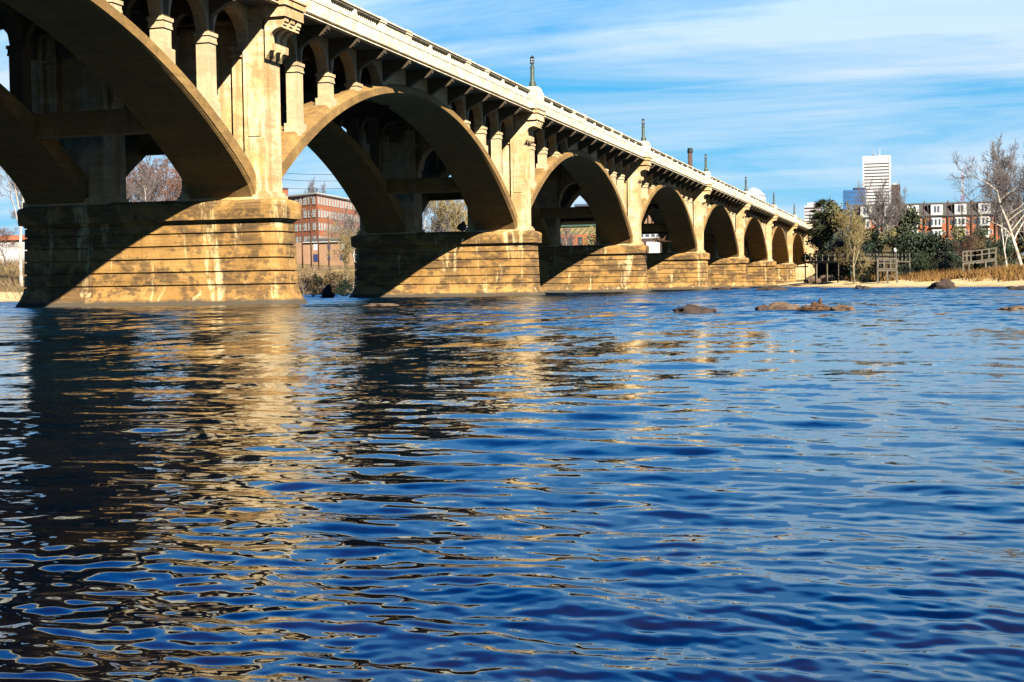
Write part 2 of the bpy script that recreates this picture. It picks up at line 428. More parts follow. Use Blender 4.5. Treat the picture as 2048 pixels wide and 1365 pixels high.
me_shaft, me_cap, me_tw = shaft_mesh(), cap_mesh(), [tower_mesh(1), tower_mesh(-1)]
me_portal, me_corb, me_ped = portal_mesh(), corbel_mesh(), pedestal_mesh()
import bmesh
for m in [me_rib[0], me_rib[1], *me_col.values(), *me_arc, *me_beam, me_bal, me_balc, me_shaft, me_cap, me_portal, me_corb, me_ped, *me_tw]:
    bm = bmesh.new(); bm.from_mesh(m); bmesh.ops.recalc_face_normals(bm, faces=bm.faces); bm.to_mesh(m); bm.free()
def bevel(o, w=.03):
    md = o.modifiers.new('bevel', 'BEVEL'); md.width = w; md.segments = 2; md.limit_method = 'ANGLE'; md.angle_limit = R(50)
for k in KP:
    p = inst('pier', me_shaft, bridge, bl(CXM + (.44 if k < 1 else .04), ypier(k), 0)); sx_ = .94 if k < 1 else .995; p.scale = (sx_, 1, 1); cx_ = (.44 if k < 1 else .04); of_ = (4.4 - cx_) / sx_ - 4.4
    inst('pier_cap', me_cap, p, (0, 0, 0))
    for q in (0, 1):
        t = inst('tower', me_tw[q], p, (of_, 0, 0))
    inst('portal_wall', me_portal, p, (of_, 0, 0)); inst('corbel', me_corb, p, ((7.4 - cx_) / sx_ - 7.4, 0, 0))
    inst('pedestal', me_ped, p, ((7.4 - cx_) / sx_ - 7.4, 0, 0))
# --- abutment
mb = MB(); ya = ypier(7) - ypier(2)
mb.box(-7.3, 7.0, ya - .9, ya + 60, -1, 13.39)
for i in range(16): mb.box(7.0, 7.06, ya + 1.6, ya + 22.5, .3 + i * .82, .3 + i * .82 + .76)
for i in range(11): mb.box(-7.2, 7.15, ya + 22.5, ya + 23.6, .3, 13.3) if i == 0 else None
ab = mb.build('abutment', M['tower'], bridge)
mb = MB(); mb.v = []; t = inst('tower', me_tw[0], ab, (0, ya - .2, 0)); inst('corbel', me_corb, ab, (0, ya - .2, 0)); inst('pedestal', me_ped, ab, (0, ya - .2, 0)); inst('pedestal', me_ped, ab, (0, ya + 22.6, 0))
# --- lamps on the pedestals
def lamp_tree(loc, label):
    o = empty('street_lamp', loc, label, 'street lamp', 'green lamp standards along the bridge parapet')
    mb = MB()
    mb.lathe(0, 0, [(.30, 0), (.30, .06), (.25, .10), (.25, .34), (.19, .42), (.175, .46)], 8)
    for i in range(4):
        a = R(45 + 90 * i); mb.prism([(0, .02), (.33, .02), (.30, .12), (.24, .36), (.17, .46), (0, .46)], 'y', -.04, .04) if i == 0 else None
    mb.lathe(0, 0, [(.165, .46), (.145, 1.36), (.17, 1.38), (.17, 1.46), (.14, 1.48), (.155, 1.5), (.155, 1.56), (.10, 1.62), (.04, 1.66)], 8)
    mb.build('post', M['lampgreen'], o, (0, 0, 0))
    l = MB(); l.lathe(0, 0, [(.03, 1.66), (.16, 1.72), (.16, 1.80), (.13, 1.82)], 8)
    for i in range(6):
        a = math.pi / 3 * i; x, y = .13 * math.cos(a), .13 * math.sin(a); l.box(x - .014, x + .014, y - .014, y + .014, 1.8, 2.16)
    l.lathe(0, 0, [(.14, 2.14), (.17, 2.18), (.10, 2.26), (.03, 2.29), (.03, 2.36), (.005, 2.42)], 8)
    l.box(-.135, .135, -.135, .135, 1.96, 1.975)
    lo = l.build('lantern', M['black'], o, (0, 0, 0))
    g_ = MB(); g_.lathe(0, 0, [(.085, 1.82), (.10, 1.95), (.085, 2.14)], 10); g_.build('globe', M['glassp'], lo, (0, 0, 0))
    return o
names = ['green lamp standard above the second pier from the left, the largest against the sky',
         'green lamp standard over the third pier, second largest against the sky',
         'green lamp standard over the fourth pier, just right of the rusty smokestack',
         'green lamp standard rising in front of the pale domed arena',
         'green lamp standard on the parapet first to the right of the domed arena',
         'small green lamp standard over the last river pier, left of the white banded office block',
         'tiny green lamp standard at the bridge end beside the brick block']
L0 = lamp_tree((-28.12, ypier(1), 15.36), names[0])
for i, k in enumerate(range(2, 8)):
    c = copy_tree(L0); c.location = (-28.12, ypier(k) - (.2 if k == 7 else 0), 15.36); c['label'] = names[i + 1]
c = copy_tree(L0); c.location = (-28.12, ypier(7) + 22.6, 15.36); c['label'] = 'farthest tiny green lamp standard at the abutment corner below the green road sign'
# ------------------------------------------------------------------ water
river = [(-700, -14), (60, -14), (80, 20), (60, 60), (30, 98), (7.6, 127), (0, 144), (-8, 158), (-17, 200), (-36, 316), (-52, 350), (-80, 325), (-104, 231), (-90, 172), (-75.6, 104.6), (-120, 62), (-700, 40)]
def river_sd(X, Y):
    """signed distance to the river outline: negative over the water"""
    d2 = np.full(X.shape, 1e18); inside = np.zeros(X.shape, bool); n = len(river)
    for i in range(n):
        x0, y0 = river[i]; x1, y1 = river[(i + 1) % n]; dx, dy = x1 - x0, y1 - y0
        t = np.clip(((X - x0) * dx + (Y - y0) * dy) / (dx * dx + dy * dy), 0, 1)
        d2 = np.minimum(d2, (X - x0 - t * dx) ** 2 + (Y - y0 - t * dy) ** 2)
        c = ((y0 > Y) != (y1 > Y)); 
        with np.errstate(divide='ignore', invalid='ignore'): xi = (x1 - x0) * (Y - y0) / (y1 - y0 if y1 != y0 else 1e-9) + x0
        inside ^= c & (X < xi)
    d = np.sqrt(d2); return np.where(inside, -d, d)
def gz(X, Y):
    X = np.asarray(X, float); Y = np.asarray(Y, float); d = river_sd(X, Y)
    rt = np.interp(d, [-8, 0, 5, 14, 22, 60, 130, 400], [-1.2, 0, .5, .75, 1.4, 5.0, 7.5, 9.5])
    lf = np.interp(d, [-8, 0, 4, 30, 90, 200, 500], [-1.2, 0, 1.2, 4.6, 7.2, 9.2, 10])
    w = np.clip((X + 62) / -14, 0, 1)
    z = rt * (1 - w) + lf * w
    nz = .25 * (np.sin(X * .31 + Y * .11) + np.sin(X * .13 - Y * .27) + .6 * np.sin(X * .9 + 1) * np.sin(Y * .7))
    return z + np.clip(d / 12, 0, 1) * nz
def gz1(x, y): return float(gz(np.array([x]), np.array([y]))[0])
def grid_obj(name, xs, ys, zf, mat):
    X, Y = np.meshgrid(xs, ys); Z = zf(X, Y); nx, ny = len(xs), len(ys)
    me = bpy.data.meshes.new(name); n = nx * ny
    me.vertices.add(n); me.vertices.foreach_set('co', np.stack([X, Y, Z], -1).astype(np.float32).ravel())
    idx = np.arange(n).reshape(ny, nx); q = np.stack([idx[:-1, :-1], idx[:-1, 1:], idx[1:, 1:], idx[1:, :-1]], -1).reshape(-1, 4)
    me.loops.add(q.size); me.loops.foreach_set('vertex_index', q.ravel().astype(np.int32))
    me.polygons.add(len(q)); me.polygons.foreach_set('loop_start', np.arange(0, q.size, 4, dtype=np.int32)); me.polygons.foreach_set('loop_total', np.full(len(q), 4, np.int32))
    me.polygons.foreach_set('use_smooth', np.ones(len(q), bool)); me.update(calc_edges=True); me.validate(); me.materials.append(mat)
    o = bpy.data.objects.new(name, me); COL.objects.link(o); return o
def spaced(lo, a, b, hi, fine, coarse):
    return np.concatenate([np.linspace(lo, a, coarse)[:-1], np.linspace(a, b, fine), np.linspace(b, hi, coarse)[1:]])
# ground material
m, nt, b = newmat('ground'); g = G(nt)
geo = g.n('ShaderNodeNewGeometry'); sep = g.n('ShaderNodeSeparateXYZ'); g.l(geo.outputs['Position'], sep.inputs[0])
grass = g.mix(g.ramp(g.noise(g.pos(), .35, 8, .7), [(.35, 0.), (.62, 1.)]), (.09, .055, .02), (.036, .034, .012))
grass = g.mix(g.ramp(g.noise(g.pos(), .11, 6, .7), [(.5, 0.), (.6, .8)]), grass, (.16, .11, .05))
sand = g.mix(g.ramp(g.noise(g.pos((1, 1, 4)), 1.2, 6), [(.3, 0.), (.7, 1.)]), (.21, .155, .075), (.26, .20, .11))
hz = g.math('ADD', sep.outputs['Z'], g.math('MULTIPLY', g.math('SUBTRACT', g.noise(g.pos(), .5, 5), .5), .5))
c = g.mix(g.ramp(g.math('MULTIPLY', hz, .5), [(.38, 0.), (.46, 1.)]), sand, grass)
c = g.mix(g.ramp(hz, [(.05, 1.), (.16, 0.)]), c, (.12, .08, .05))
g.l(c, b.inputs['Base Color']); b.inputs['Roughness'].default_value = .95; b.inputs['Specular IOR Level'].default_value = .1
g.bump(g.noise(g.pos(), 1.5, 8, .7), b, .6, .4); M['ground'] = m
xs = spaced(-3500, -260, 160, 3500, 260, 24); ys = spaced(-400, -40, 480, 7000, 300, 24)
tag(grid_obj('ground', xs, ys, gz, M['ground']), kind='structure')
# water material
m, nt, b = newmat('river_water'); g = G(nt)
b.inputs['Roughness'].default_value = .015; b.inputs['IOR'].default_value = 2.0; b.inputs['Specular Tint'].default_value = (.02, .46, 1.0, 1); b.inputs['Specular IOR Level'].default_value = .5
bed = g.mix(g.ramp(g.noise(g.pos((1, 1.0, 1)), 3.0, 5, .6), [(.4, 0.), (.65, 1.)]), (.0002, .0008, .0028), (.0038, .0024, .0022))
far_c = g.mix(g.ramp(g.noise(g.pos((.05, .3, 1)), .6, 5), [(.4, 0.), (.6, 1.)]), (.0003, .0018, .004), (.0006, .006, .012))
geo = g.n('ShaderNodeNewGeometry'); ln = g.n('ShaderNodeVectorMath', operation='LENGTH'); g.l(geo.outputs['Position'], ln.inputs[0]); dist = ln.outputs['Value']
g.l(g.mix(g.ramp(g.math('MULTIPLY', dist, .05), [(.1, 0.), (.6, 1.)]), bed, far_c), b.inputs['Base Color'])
# small facets on top of the modelled waves, growing toward open water
def vn(scale, sc, det=3, rough=.6):
    t = g.n('ShaderNodeTexNoise'); t.inputs['Scale'].default_value = scale; t.inputs['Detail'].default_value = det; t.inputs['Roughness'].default_value = rough
    g.l(g.pos(sc), t.inputs['Vector'])
    s = g.n('ShaderNodeVectorMath', operation='SUBTRACT'); g.l(t.outputs['Color'], s.inputs[0]); s.inputs[1].default_value = (.5, .5, .5)
    s2 = g.n('ShaderNodeVectorMath', operation='MULTIPLY'); g.l(s.outputs[0], s2.inputs[0]); s2.inputs[1].default_value = (.6, 1, 0); return s2.outputs[0]
def vscale(v, k):
    s = g.n('ShaderNodeVectorMath', operation='SCALE'); g.l(v, s.inputs[0])
    if isinstance(k, (int, float)): s.inputs['Scale'].default_value = k
    else: g.l(k, s.inputs['Scale'])
    return s.outputs[0]
def vecc(t):
    s = g.n('ShaderNodeCombineXYZ')
    for i in range(3): s.inputs[i].default_value = t[i]
    return s.outputs[0]
def vadd(a, c):
    s = g.n('ShaderNodeVectorMath', operation='ADD'); g.l(a, s.inputs[0]); g.l(c, s.inputs[1]); return s.outputs[0]
mr = g.n('ShaderNodeMapRange'); g.l(dist, mr.inputs[0]); mr.inputs[1].default_value = 3; mr.inputs[2].default_value = 30; mr.inputs[3].default_value = 0.0; mr.inputs[4].default_value = 1.0
farw = mr.outputs[0]
patch = g.ramp(g.noise(g.pos((.03, .16, 1)), 1.0, 5, .6), [(.3, .35), (.7, 1.3)])
WV = dict(a=.75, b=.32, near=.04)
v = vscale(vn(.9, (3.2, 1.3, 1), 3, .6), g.math('MULTIPLY', g.math('MULTIPLY', farw, WV['a']), patch))
v = vadd(v, vscale(vn(.25, (2.4, 1.1, 1), 3, .6), g.math('MULTIPLY', farw, .5)))
v = vadd(v, vscale(vn(4, (.7, 1.4, 1), 3, .6), g.math('MULTIPLY', g.math('MULTIPLY', farw, WV['b']), patch)))
v = vadd(v, vscale(vn(7, (.8, 1.2, 1), 2), WV['near'])); v = vadd(v, vscale(vn(17, (.8, 1.2, 1), 2), .09))
v = vadd(v, vscale(vecc((-.01, -.085, 0)), farw)); mr2 = g.n('ShaderNodeMapRange'); g.l(dist, mr2.inputs[0]); mr2.inputs[1].default_value = 25; mr2.inputs[2].default_value = 120; v = vadd(v, vscale(vecc((-.02, -.11, 0)), mr2.outputs[0])); v = vadd(v, geo.outputs['Normal']); nn = g.n('ShaderNodeVectorMath', operation='NORMALIZE'); g.l(v, nn.inputs[0]); g.l(nn.outputs[0], b.inputs['Normal'])
M['water'] = m
# the surface: rings of vertices whose spacing grows with distance, with real waves on them
rng = np.random.RandomState(4)
NA = 760; r = [1.35]
while r[-1] < 95: r.append(r[-1] + max(.006, r[-1] ** 2 / 890 * .55))
r = np.array(list(np.geomspace(.03, 1.33, 50)) + r + list(np.geomspace(r[-1] + 4, 6500, 40)))
ca = math.atan2(-RM.T[0] @ np.array([0, 0, 1.]), RM.T[1] @ np.array([0, 0, 1.]))   # heading of the camera
a = np.concatenate([np.linspace(-math.pi, -.40, 70)[:-1], np.linspace(-.40, .40, NA), np.linspace(.40, math.pi, 70)[1:]]) + ca
RR, AA = np.meshgrid(r, a, indexing='ij'); X = -np.sin(AA) * RR; Y = np.cos(AA) * RR; Z = np.zeros_like(X)
for i in range(168):
    lam = .032 * (.45 / .032) ** rng.rand() if i < 150 else .5 * (2.2 / .5) ** rng.rand(); th = rng.normal(R(80), R(32)); kx, ky = math.cos(th), math.sin(th); k = 2 * math.pi / lam
    amp = (.0015 if i < 150 else .0012) * lam * (1.35 if lam < .1 else 1.0) * (.6 + .8 * rng.rand())
    fade = np.clip(lam / (RR ** 2 / 890 * 1.1 + RR * .0012) / 3 - .5, 0, 1)
    ph = k * (kx * X + ky * Y) + rng.rand() * 6.283 + .9 * np.sin((X * kx * .13 - Y * ky * .11) * 6 / lam ** .5 + i)
    Z += amp * fade * np.sin(ph)
calm = .75 + .45 * np.sin(X * .23 + 1.2) * np.sin(Y * .17 + .4)
Z *= calm
me = bpy.data.meshes.new('water'); n1, n2 = X.shape; n = n1 * n2
me.vertices.add(n); me.vertices.foreach_set('co', np.stack([X, Y, Z], -1).astype(np.float32).ravel())
idx = np.arange(n).reshape(n1, n2); q = np.stack([idx[:-1, :-1], idx[1:, :-1], idx[1:, 1:], idx[:-1, 1:]], -1).reshape(-1, 4)[:, ::-1]
me.loops.add(q.size); me.loops.foreach_set('vertex_index', q.ravel().astype(np.int32))
me.polygons.add(len(q)); me.polygons.foreach_set('loop_start', np.arange(0, q.size, 4, dtype=np.int32)); me.polygons.foreach_set('loop_total', np.full(len(q), 4, np.int32))
me.polygons.foreach_set('use_smooth', np.ones(len(q), bool)); me.update(calc_edges=True); me.materials.append(M['water'])
if me.polygons[0].normal.z < 0: me.flip_normals()
wo = bpy.data.objects.new('water', me); COL.objects.link(wo); tag(wo, kind='structure')

# ------------------------------------------------------------------ sky and sun
SX, SY, SZ = .90, -1.0, .94
sun_el = math.atan2(SZ, math.hypot(SX, SY)); 
sd = bpy.data.lights.new('sun', 'SUN'); so = bpy.data.objects.new('sun', sd); COL.objects.link(so)
sd.energy = 5.0; sd.angle = R(.5); sd.color = (1, .93, .80)
so.rotation_euler = Vector((SX, SY, SZ)).to_track_quat('Z', 'Y').to_euler(); so.location = (0, 0, 60)
w = bpy.data.worlds.new('World'); scene.world = w; w.use_nodes = True; nt = w.node_tree; g = G(nt); bg = nt.nodes['Background']
sky = g.n('ShaderNodeTexSky', sky_type='NISHITA'); sky.sun_disc = False; sky.sun_elevation = sun_el; sky.sun_rotation = math.atan2(SX, SY)
sky.air_density = 1.0; sky.dust_density = .4; sky.ozone_density = 3.0
hs = g.n('ShaderNodeHueSaturation'); hs.inputs['Saturation'].default_value = 1.9; hs.inputs['Value'].default_value = .38; g.l(sky.outputs[0], hs.inputs['Color'])
tc = g.n('ShaderNodeTexCoord'); sp = g.n('ShaderNodeSeparateXYZ'); g.l(tc.outputs['Generated'], sp.inputs[0])
zc = g.math('MAXIMUM', sp.outputs['Z'], 0.0); den = g.math('ADD', zc, .16)
cx = g.n('ShaderNodeCombineXYZ'); g.l(g.math('DIVIDE', sp.outputs['X'], den), cx.inputs[0]); g.l(g.math('DIVIDE', sp.outputs['Y'], den), cx.inputs[1])
def cn(sc, rot, off, scale, det, rough, dist=0):
    mp = g.n('ShaderNodeMapping'); mp.inputs['Scale'].default_value = sc; mp.inputs['Rotation'].default_value = (0, 0, rot); mp.inputs['Location'].default_value = off
    g.l(cx.outputs[0], mp.inputs['Vector']); return g.noise(mp.outputs[0], scale, det, rough, dist)
c1 = g.ramp(cn((.6, 1.15, 1), R(14), (2.2, .7, 0), .8, 8, .60, .7), [(.38, 0.), (.60, .95)])
c2 = g.ramp(cn((.35, 3.2, 1), R(4), (.3, 1.7, 0), 1.2, 8, .62, .3), [(.48, 0.), (.75, .65)])
cl = g.math('MINIMUM', g.math('ADD', c1, c2), 1.0)
cl = g.math('MULTIPLY', cl, g.ramp(sp.outputs['Y'], [(.15, .15), (.6, 1.)])); cl = g.math('MULTIPLY', cl, g.ramp(zc, [(0, .35), (.06, .8), (.20, 1.), (.33, .5), (.44, .03)]))
bandc = g.math('MULTIPLY', g.ramp(zc, [(0.0, .85), (.12, .7), (.26, .35), (.45, 0.)]), g.ramp(sp.outputs['Y'], [(.0, 0.2), (.6, 1.)]))
out = g.mix(bandc, hs.outputs[0], (.46, 1.86, 3.25)); out = g.mix(cl, out, (2.5, 2.95, 3.4))
out = g.mix(g.ramp(zc, [(.14, 0.), (.40, 1.)]), out, g.mix(1.0, out, (.05, .88, 1.36), 'MULTIPLY')); g.l(out, bg.inputs['Color']); bg.inputs['Strength'].default_value = .05
scene.cycles.diffuse_bounces = 1; scene.cycles.caustics_reflective = False; scene.cycles.caustics_refractive = False
scene.view_settings.view_transform = 'Standard'; scene.view_settings.look = 'None'; scene.view_settings.exposure = 2.6; scene.view_settings.gamma = 1.0
# ------------------------------------------------------------------ vegetation
def leafmat(name, lo, hi, rough=.7):
    m, nt, b = newmat(name); g = G(nt)
    oi = g.n('ShaderNodeObjectInfo')
    f = g.math('ADD', g.math('MULTIPLY', g.noise(g.pos(), .9, 5, .7), .8), g.math('MULTIPLY', oi.outputs['Random'], .25))
    g.l(g.mix(g.ramp(f, [(.36, 0.), (.66, 1.)]), lo, hi), b.inputs['Base Color']); b.inputs['Roughness'].default_value = rough
    b.inputs['Specular IOR Level'].default_value = .25
    return m
M['leaf'] = leafmat('evergreen_leaf', (0.0036, 0.0071, 0.0028), (0.0264, 0.0319, 0.0070))
M['leaf_dark'] = leafmat('dark_leaf', (0.0025, 0.0059, 0.0034), (0.0140, 0.0220, 0.0089))
M['leaf_yel'] = leafmat('yellowish_leaf', (0.0245, 0.0245, 0.0073), (0.0832, 0.0685, 0.0196))
M['bark'] = plain('bark', (0.0265, 0.0187, 0.0132), .9, c2=(0.0441, 0.0330, 0.0243))
M['bark_white'] = plain('sycamore_bark', (0.2291, 0.2115, 0.1822), .8, c2=(0.1058, 0.0823, 0.0558), scale=1.6)
M['bark_tan'] = plain('tan_bark', (0.0882, 0.0685, 0.0391), .9, c2=(0.1224, 0.0979, 0.0539))
M['twig_red'] = plain('red_twig', (0.0636, 0.0245, 0.0147), .9, c2=(0.0882, 0.0465, 0.0294))
M['twig_grey'] = plain('grey_twig', (0.0441, 0.0352, 0.0330), .9, c2=(0.0661, 0.0529, 0.0485))
M['twig_tan'] = plain('tan_twig', (0.1028, 0.0729, 0.0294), .9, c2=(0.1420, 0.1081, 0.0431))
M['reed'] = plain('dry_reed', (0.0587, 0.0252, 0.0041), .9, c2=(0.1058, 0.0564, 0.0098), scale=.7)
M['brush'] = plain('dry_brush', (0.0587, 0.0343, 0.0171), .9, c2=(0.1028, 0.0710, 0.0367), scale=.8)
def bare_tree(seed, h, levels=5, r0=.28, spread=.75, dens=5, lean=0.0, tw=.018, upb=.25, split_from=.35, forks=None):
    rn = random.Random(seed); tr = MB(); cr = MB()
    def br(p, d, L, r, lv):
        n = 5 if lv < 2 else 3; pts = [p]; rr = [r]; dd = d.copy()
        for i in range(n):
            j = .10 if lv == 0 else .22
            dd = (dd + Vector((rn.gauss(0, j), rn.gauss(0, j), rn.gauss(0, j) + upb * (.15 if lv else .05)))).normalized()
            pts.append(pts[-1] + dd * (L / n)); rr.append(max(tw, r * (1 - (.62 if lv else .5) * (i + 1) / n)))
        m = tr if lv < 2 else cr; sides = 7 if lv == 0 else (5 if lv == 1 else 3)
        m.path(pts, rr, sides, cap=False)
        if lv >= levels: return
        k = dens if lv else dens + 2
        for c in range(k):
            t = (split_from if lv == 0 else .2) + (1 - (split_from if lv == 0 else .2)) * (c + rn.random()) / k
            f = t * n; i = min(int(f), n - 1); q = pts[i].lerp(pts[i + 1], f - i); rad = rr[i] + (rr[i + 1] - rr[i]) * (f - i)
            ax = (pts[i + 1] - pts[i]).normalized(); s = ax.orthogonal().normalized(); s.rotate(Matrix.Rotation(rn.random() * 6.283, 3, ax))
            nd = (ax * (1 - spread * .55) + s * spread * rn.uniform(.7, 1.15) + Vector((0, 0, upb * .6))).normalized()
            br(q, nd, L * rn.uniform(.42, .66) * (1.15 - .35 * t if lv == 0 else 1), max(tw, rad * rn.uniform(.5, .72)), lv + 1)
        if lv: br(pts[-1], dd, L * .5, rr[-1], lv + 1)
    br(Vector((0, 0, -.5)), Vector((lean, 0, 1)).normalized(), h * .68, r0, 0)
    tr.smooth = cr.smooth = True
    return tr, cr
def leaf_tree(seed, h, wd, n=3000, ls=.34, trunk=.28, base=.12, conic=0.0, clumps=26):
    rn = random.Random(seed); tr = MB(); cr = MB()
    tr.path([(0, 0, -.5), (rn.uniform(-.2, .2), 0, h * .3), (rn.uniform(-.4, .4), .2, h * .6), (0, 0, h * .85)], [trunk, trunk * .8, trunk * .5, .06], 7)
    cs = []
    for i in range(clumps):
        z = base + (1 - base) * rn.random() ** .85; w = (math.sin(math.pi * min(1, max(.06, (z - base) / (1 - base) * .86 + .12))) ** .7) * (1 - conic * z)
        a = rn.random() * 6.283; q = wd * .5 * w * rn.uniform(.35, 1.0)
        c = Vector((q * math.cos(a), q * math.sin(a), z * h * .95)); cs.append((c, wd * rn.uniform(.11, .22)))
        tr.path([(0, 0, c.z * .6), (c.x * .5, c.y * .5, c.z * .82), tuple(c)], [.09, .06, .02], 4)
    for i in range(n):
        c, r = cs[rn.randrange(clumps)]
        v = Vector((rn.gauss(0, 1), rn.gauss(0, 1), rn.gauss(0, .8))); v = v.normalized() * r * rn.random() ** .35
        p = c + v; a = Vector((rn.gauss(0, 1), rn.gauss(0, 1), rn.gauss(0, .7))).normalized(); b = a.orthogonal().normalized(); s = ls * rn.uniform(.5, 1.3)
        e = a * s * .5; f_ = b * s * .32
        cr.add([p - e, p + f_, p + e, p - f_], [(0, 1, 2, 3)])
    return tr, cr
def mk(tr, cr, mt, mc, nm):
    return tr.mesh(nm + '_trunk', mt), cr.mesh(nm + '_crown', mc)
T = {}
def bt(key, mt, mc, **k): a, b = bare_tree(**k); T[key] = (*mk(a, b, M[mt], M[mc], key), k['h'])
def lt(key, mc, **k): a, b = leaf_tree(**k); T[key] = (*mk(a, b, M['bark'], M[mc], key), k['h'])
bt('syc1', 'bark_white', 'twig_grey', seed=11, h=16, levels=4, r0=.25, spread=.8, dens=6, tw=.015, upb=.3, lean=-.16)
bt('syc2', 'bark_white', 'twig_grey', seed=5, h=16, levels=4, r0=.32, spread=.55, dens=5, tw=.022, upb=.5)
bt('syc3', 'bark_white', 'twig_grey', seed=41, h=18, levels=4, r0=.27, spread=.6, dens=5, tw=.02, upb=.5, split_from=.5)
bt('red1', 'bark', 'twig_red', seed=3, h=14, levels=5, r0=.26, spread=.85, dens=4, tw=.022, upb=.25)
bt('grey1', 'bark', 'twig_grey', seed=8, h=14, levels=5, r0=.24, spread=.7, dens=4, tw=.020, upb=.4)
bt('tan1', 'bark_tan', 'twig_tan', seed=14, h=8, levels=5, r0=.13, spread=.8, dens=4, tw=.012, upb=.5, split_from=.12)
lt('ev1', 'leaf_dark', seed=21, h=10, wd=9, n=4200, ls=.55)
lt('ev2', 'leaf', seed=22, h=9, wd=8, n=3600, ls=.5, clumps=30)
lt('ev3', 'leaf_dark', seed=23, h=7, wd=8.5, n=3600, ls=.5, base=.05)
lt('yel', 'leaf_yel', seed=24, h=9, wd=6, n=1500, ls=.42, clumps=24)
M['leaf_dry'] = leafmat('dry_leaf', (.03, .018, .008), (.10, .065, .03))
lt('dry', 'leaf_dry', seed=29, h=6, wd=7, n=2200, ls=.35, base=.05)
lt('ivy', 'leaf', seed=25, h=12, wd=4.2, n=2200, ls=.42, base=.25)
def tree(key, px, ytop, Y, label, name='bare_tree', cat='tree', group=None, rz=None, wide=1.0, zb=None, leanpx=0):
    mt, mc, h = T[key]; p = at(px, ytop, Y); zb = gz1(p.x, Y) if zb is None else zb; s = (p.z - zb) / h * 1.02
    o = empty(name, (p.x, Y, zb), label, cat, group)
    rz = random.random() * 6.28 if rz is None else rz
    for n_, m_ in (('trunk', mt), ('crown', mc)): inst(n_, m_, o, (0, 0, 0), rz, (s * wide, s * wide, s))
    return o
GB = 'bare winter trees along the banks'; GE = 'dark evergreen trees on the right bank'
# right bank evergreens : key, px, top px, Y, width, label
for key, px, yt, Y, wd, lb in [
    ('ev1', 1652, 464, 250, .95, 'dark evergreen tree hard against the bridge abutment, under the green road sign'),
    ('ev3', 1686, 478, 235, .8, 'low dark evergreen between the abutment tree and the golden bare tree'),
    ('ev1', 1744, 466, 225, .8, 'dark evergreen just right of the golden bare tree, topped by reddish foliage'),
    ('ev3', 1748, 492, 216, .9, 'low round evergreen behind the small wooden platform'),
    ('ev3', 1790, 478, 215, .9, 'dark evergreen behind the lamp post on the riverside path'),
    ('ev2', 1818, 428, 240, .72, 'tall evergreen with a pointed top in front of the third townhouse'),
    ('ev1', 1838, 472, 225, 1.0, 'broad dark evergreen right of the pointed one, hiding the townhouse ground floors'),
    ('ev3', 1868, 474, 215, .9, 'dark glossy evergreen below the dormers in the middle of the townhouse row'),
    ('ev1', 1905, 486, 210, .8, 'evergreen directly left of the large raised wooden deck'),
    ('ev3', 1860, 486, 222, 1.2, 'wide dark evergreen mass below the fourth townhouse'),
    ('ev1', 1935, 478, 218, 1.1, 'dark evergreen behind the raised deck, below the sixth townhouse'),
    ('ev3', 1985, 488, 212, 1.2, 'dark evergreen between the raised deck and the leaning sycamore'),
    ('ev3', 1700, 470, 240, 1.0, 'dark evergreen behind the golden bare tree'),
    ('ev3', 1840, 508, 190, 1.0, 'low spreading evergreen shrub above the reeds, middle of the right bank'),
    ('ev2', 1965, 458, 225, .9, 'olive evergreen behind the large raised wooden deck'),
    ('ev1', 2010, 478, 205, .9, 'dark evergreen at the foot of the leaning white sycamore'),
    ('ev3', 1960, 500, 188, .8, 'low dark evergreen under the large raised deck'),
    ('ev1', 2060, 455, 215, 1.1, 'dark evergreen at the right edge of the picture'),
    ('ev3', 1725, 533, 190, .7, 'small dark shrub in front of the boardwalk, left of the wooden platform'),
    ('ev3', 1812, 530, 183, .8, 'small dark shrub just right of the wooden platform'),
    ('ev3', 1885, 520, 186, .9, 'low dark shrub at the left leg of the raised deck')]:
    tree(key, px, yt, Y, lb, 'evergreen_tree' if yt < 500 else 'evergreen_shrub', 'tree' if yt < 500 else 'shrub', GE, wide=wd)
for key, px, yt, Y, wd, lb in [
    ('tan1', 1706, 436, 182, 1.0, 'small golden bare tree with a round fine-twigged head above the boardwalk'),
    ('syc2', 1777, 362, 240, .65, 'thin white-limbed bare tree rising in front of the striped tower'),
    ('syc2', 1756, 388, 235, .6, 'pale forked bare tree overlapping the left side of the striped tower'),
    ('grey1', 1822, 372, 250, .55, 'thin grey bare tree against the sky right of the brown tower'),
    ('grey1', 1682, 402, 250, .7, 'thin bare tree between the palm and the blue glass block'),
    ('red1', 1940, 470, 200, .8, 'reddish bare tree behind the rail of the raised deck'),
    ('syc1', 2050, 276, 175, 1.0, 'large white sycamore leaning at the far right, biggest tree on the right bank'),
    ('syc2', 2014, 345, 200, .5, 'straight pale-trunked sycamore standing left of the leaning white one'),
    ('grey1', 2060, 280, 190, .7, 'tall grey bare tree at the right edge behind the white sycamore'),
    ('grey1', 1996, 385, 210, .45, 'grey bare tree with a round head left of the white sycamores'),
    ('tan1', 1960, 478, 195, 1.1, 'pale tan bush-like bare tree above the raised deck')]:
    tree(key, px, yt, Y, lb, 'bare_tree', 'tree', GB, wide=wd, rz=0 if key == 'syc1' else None)
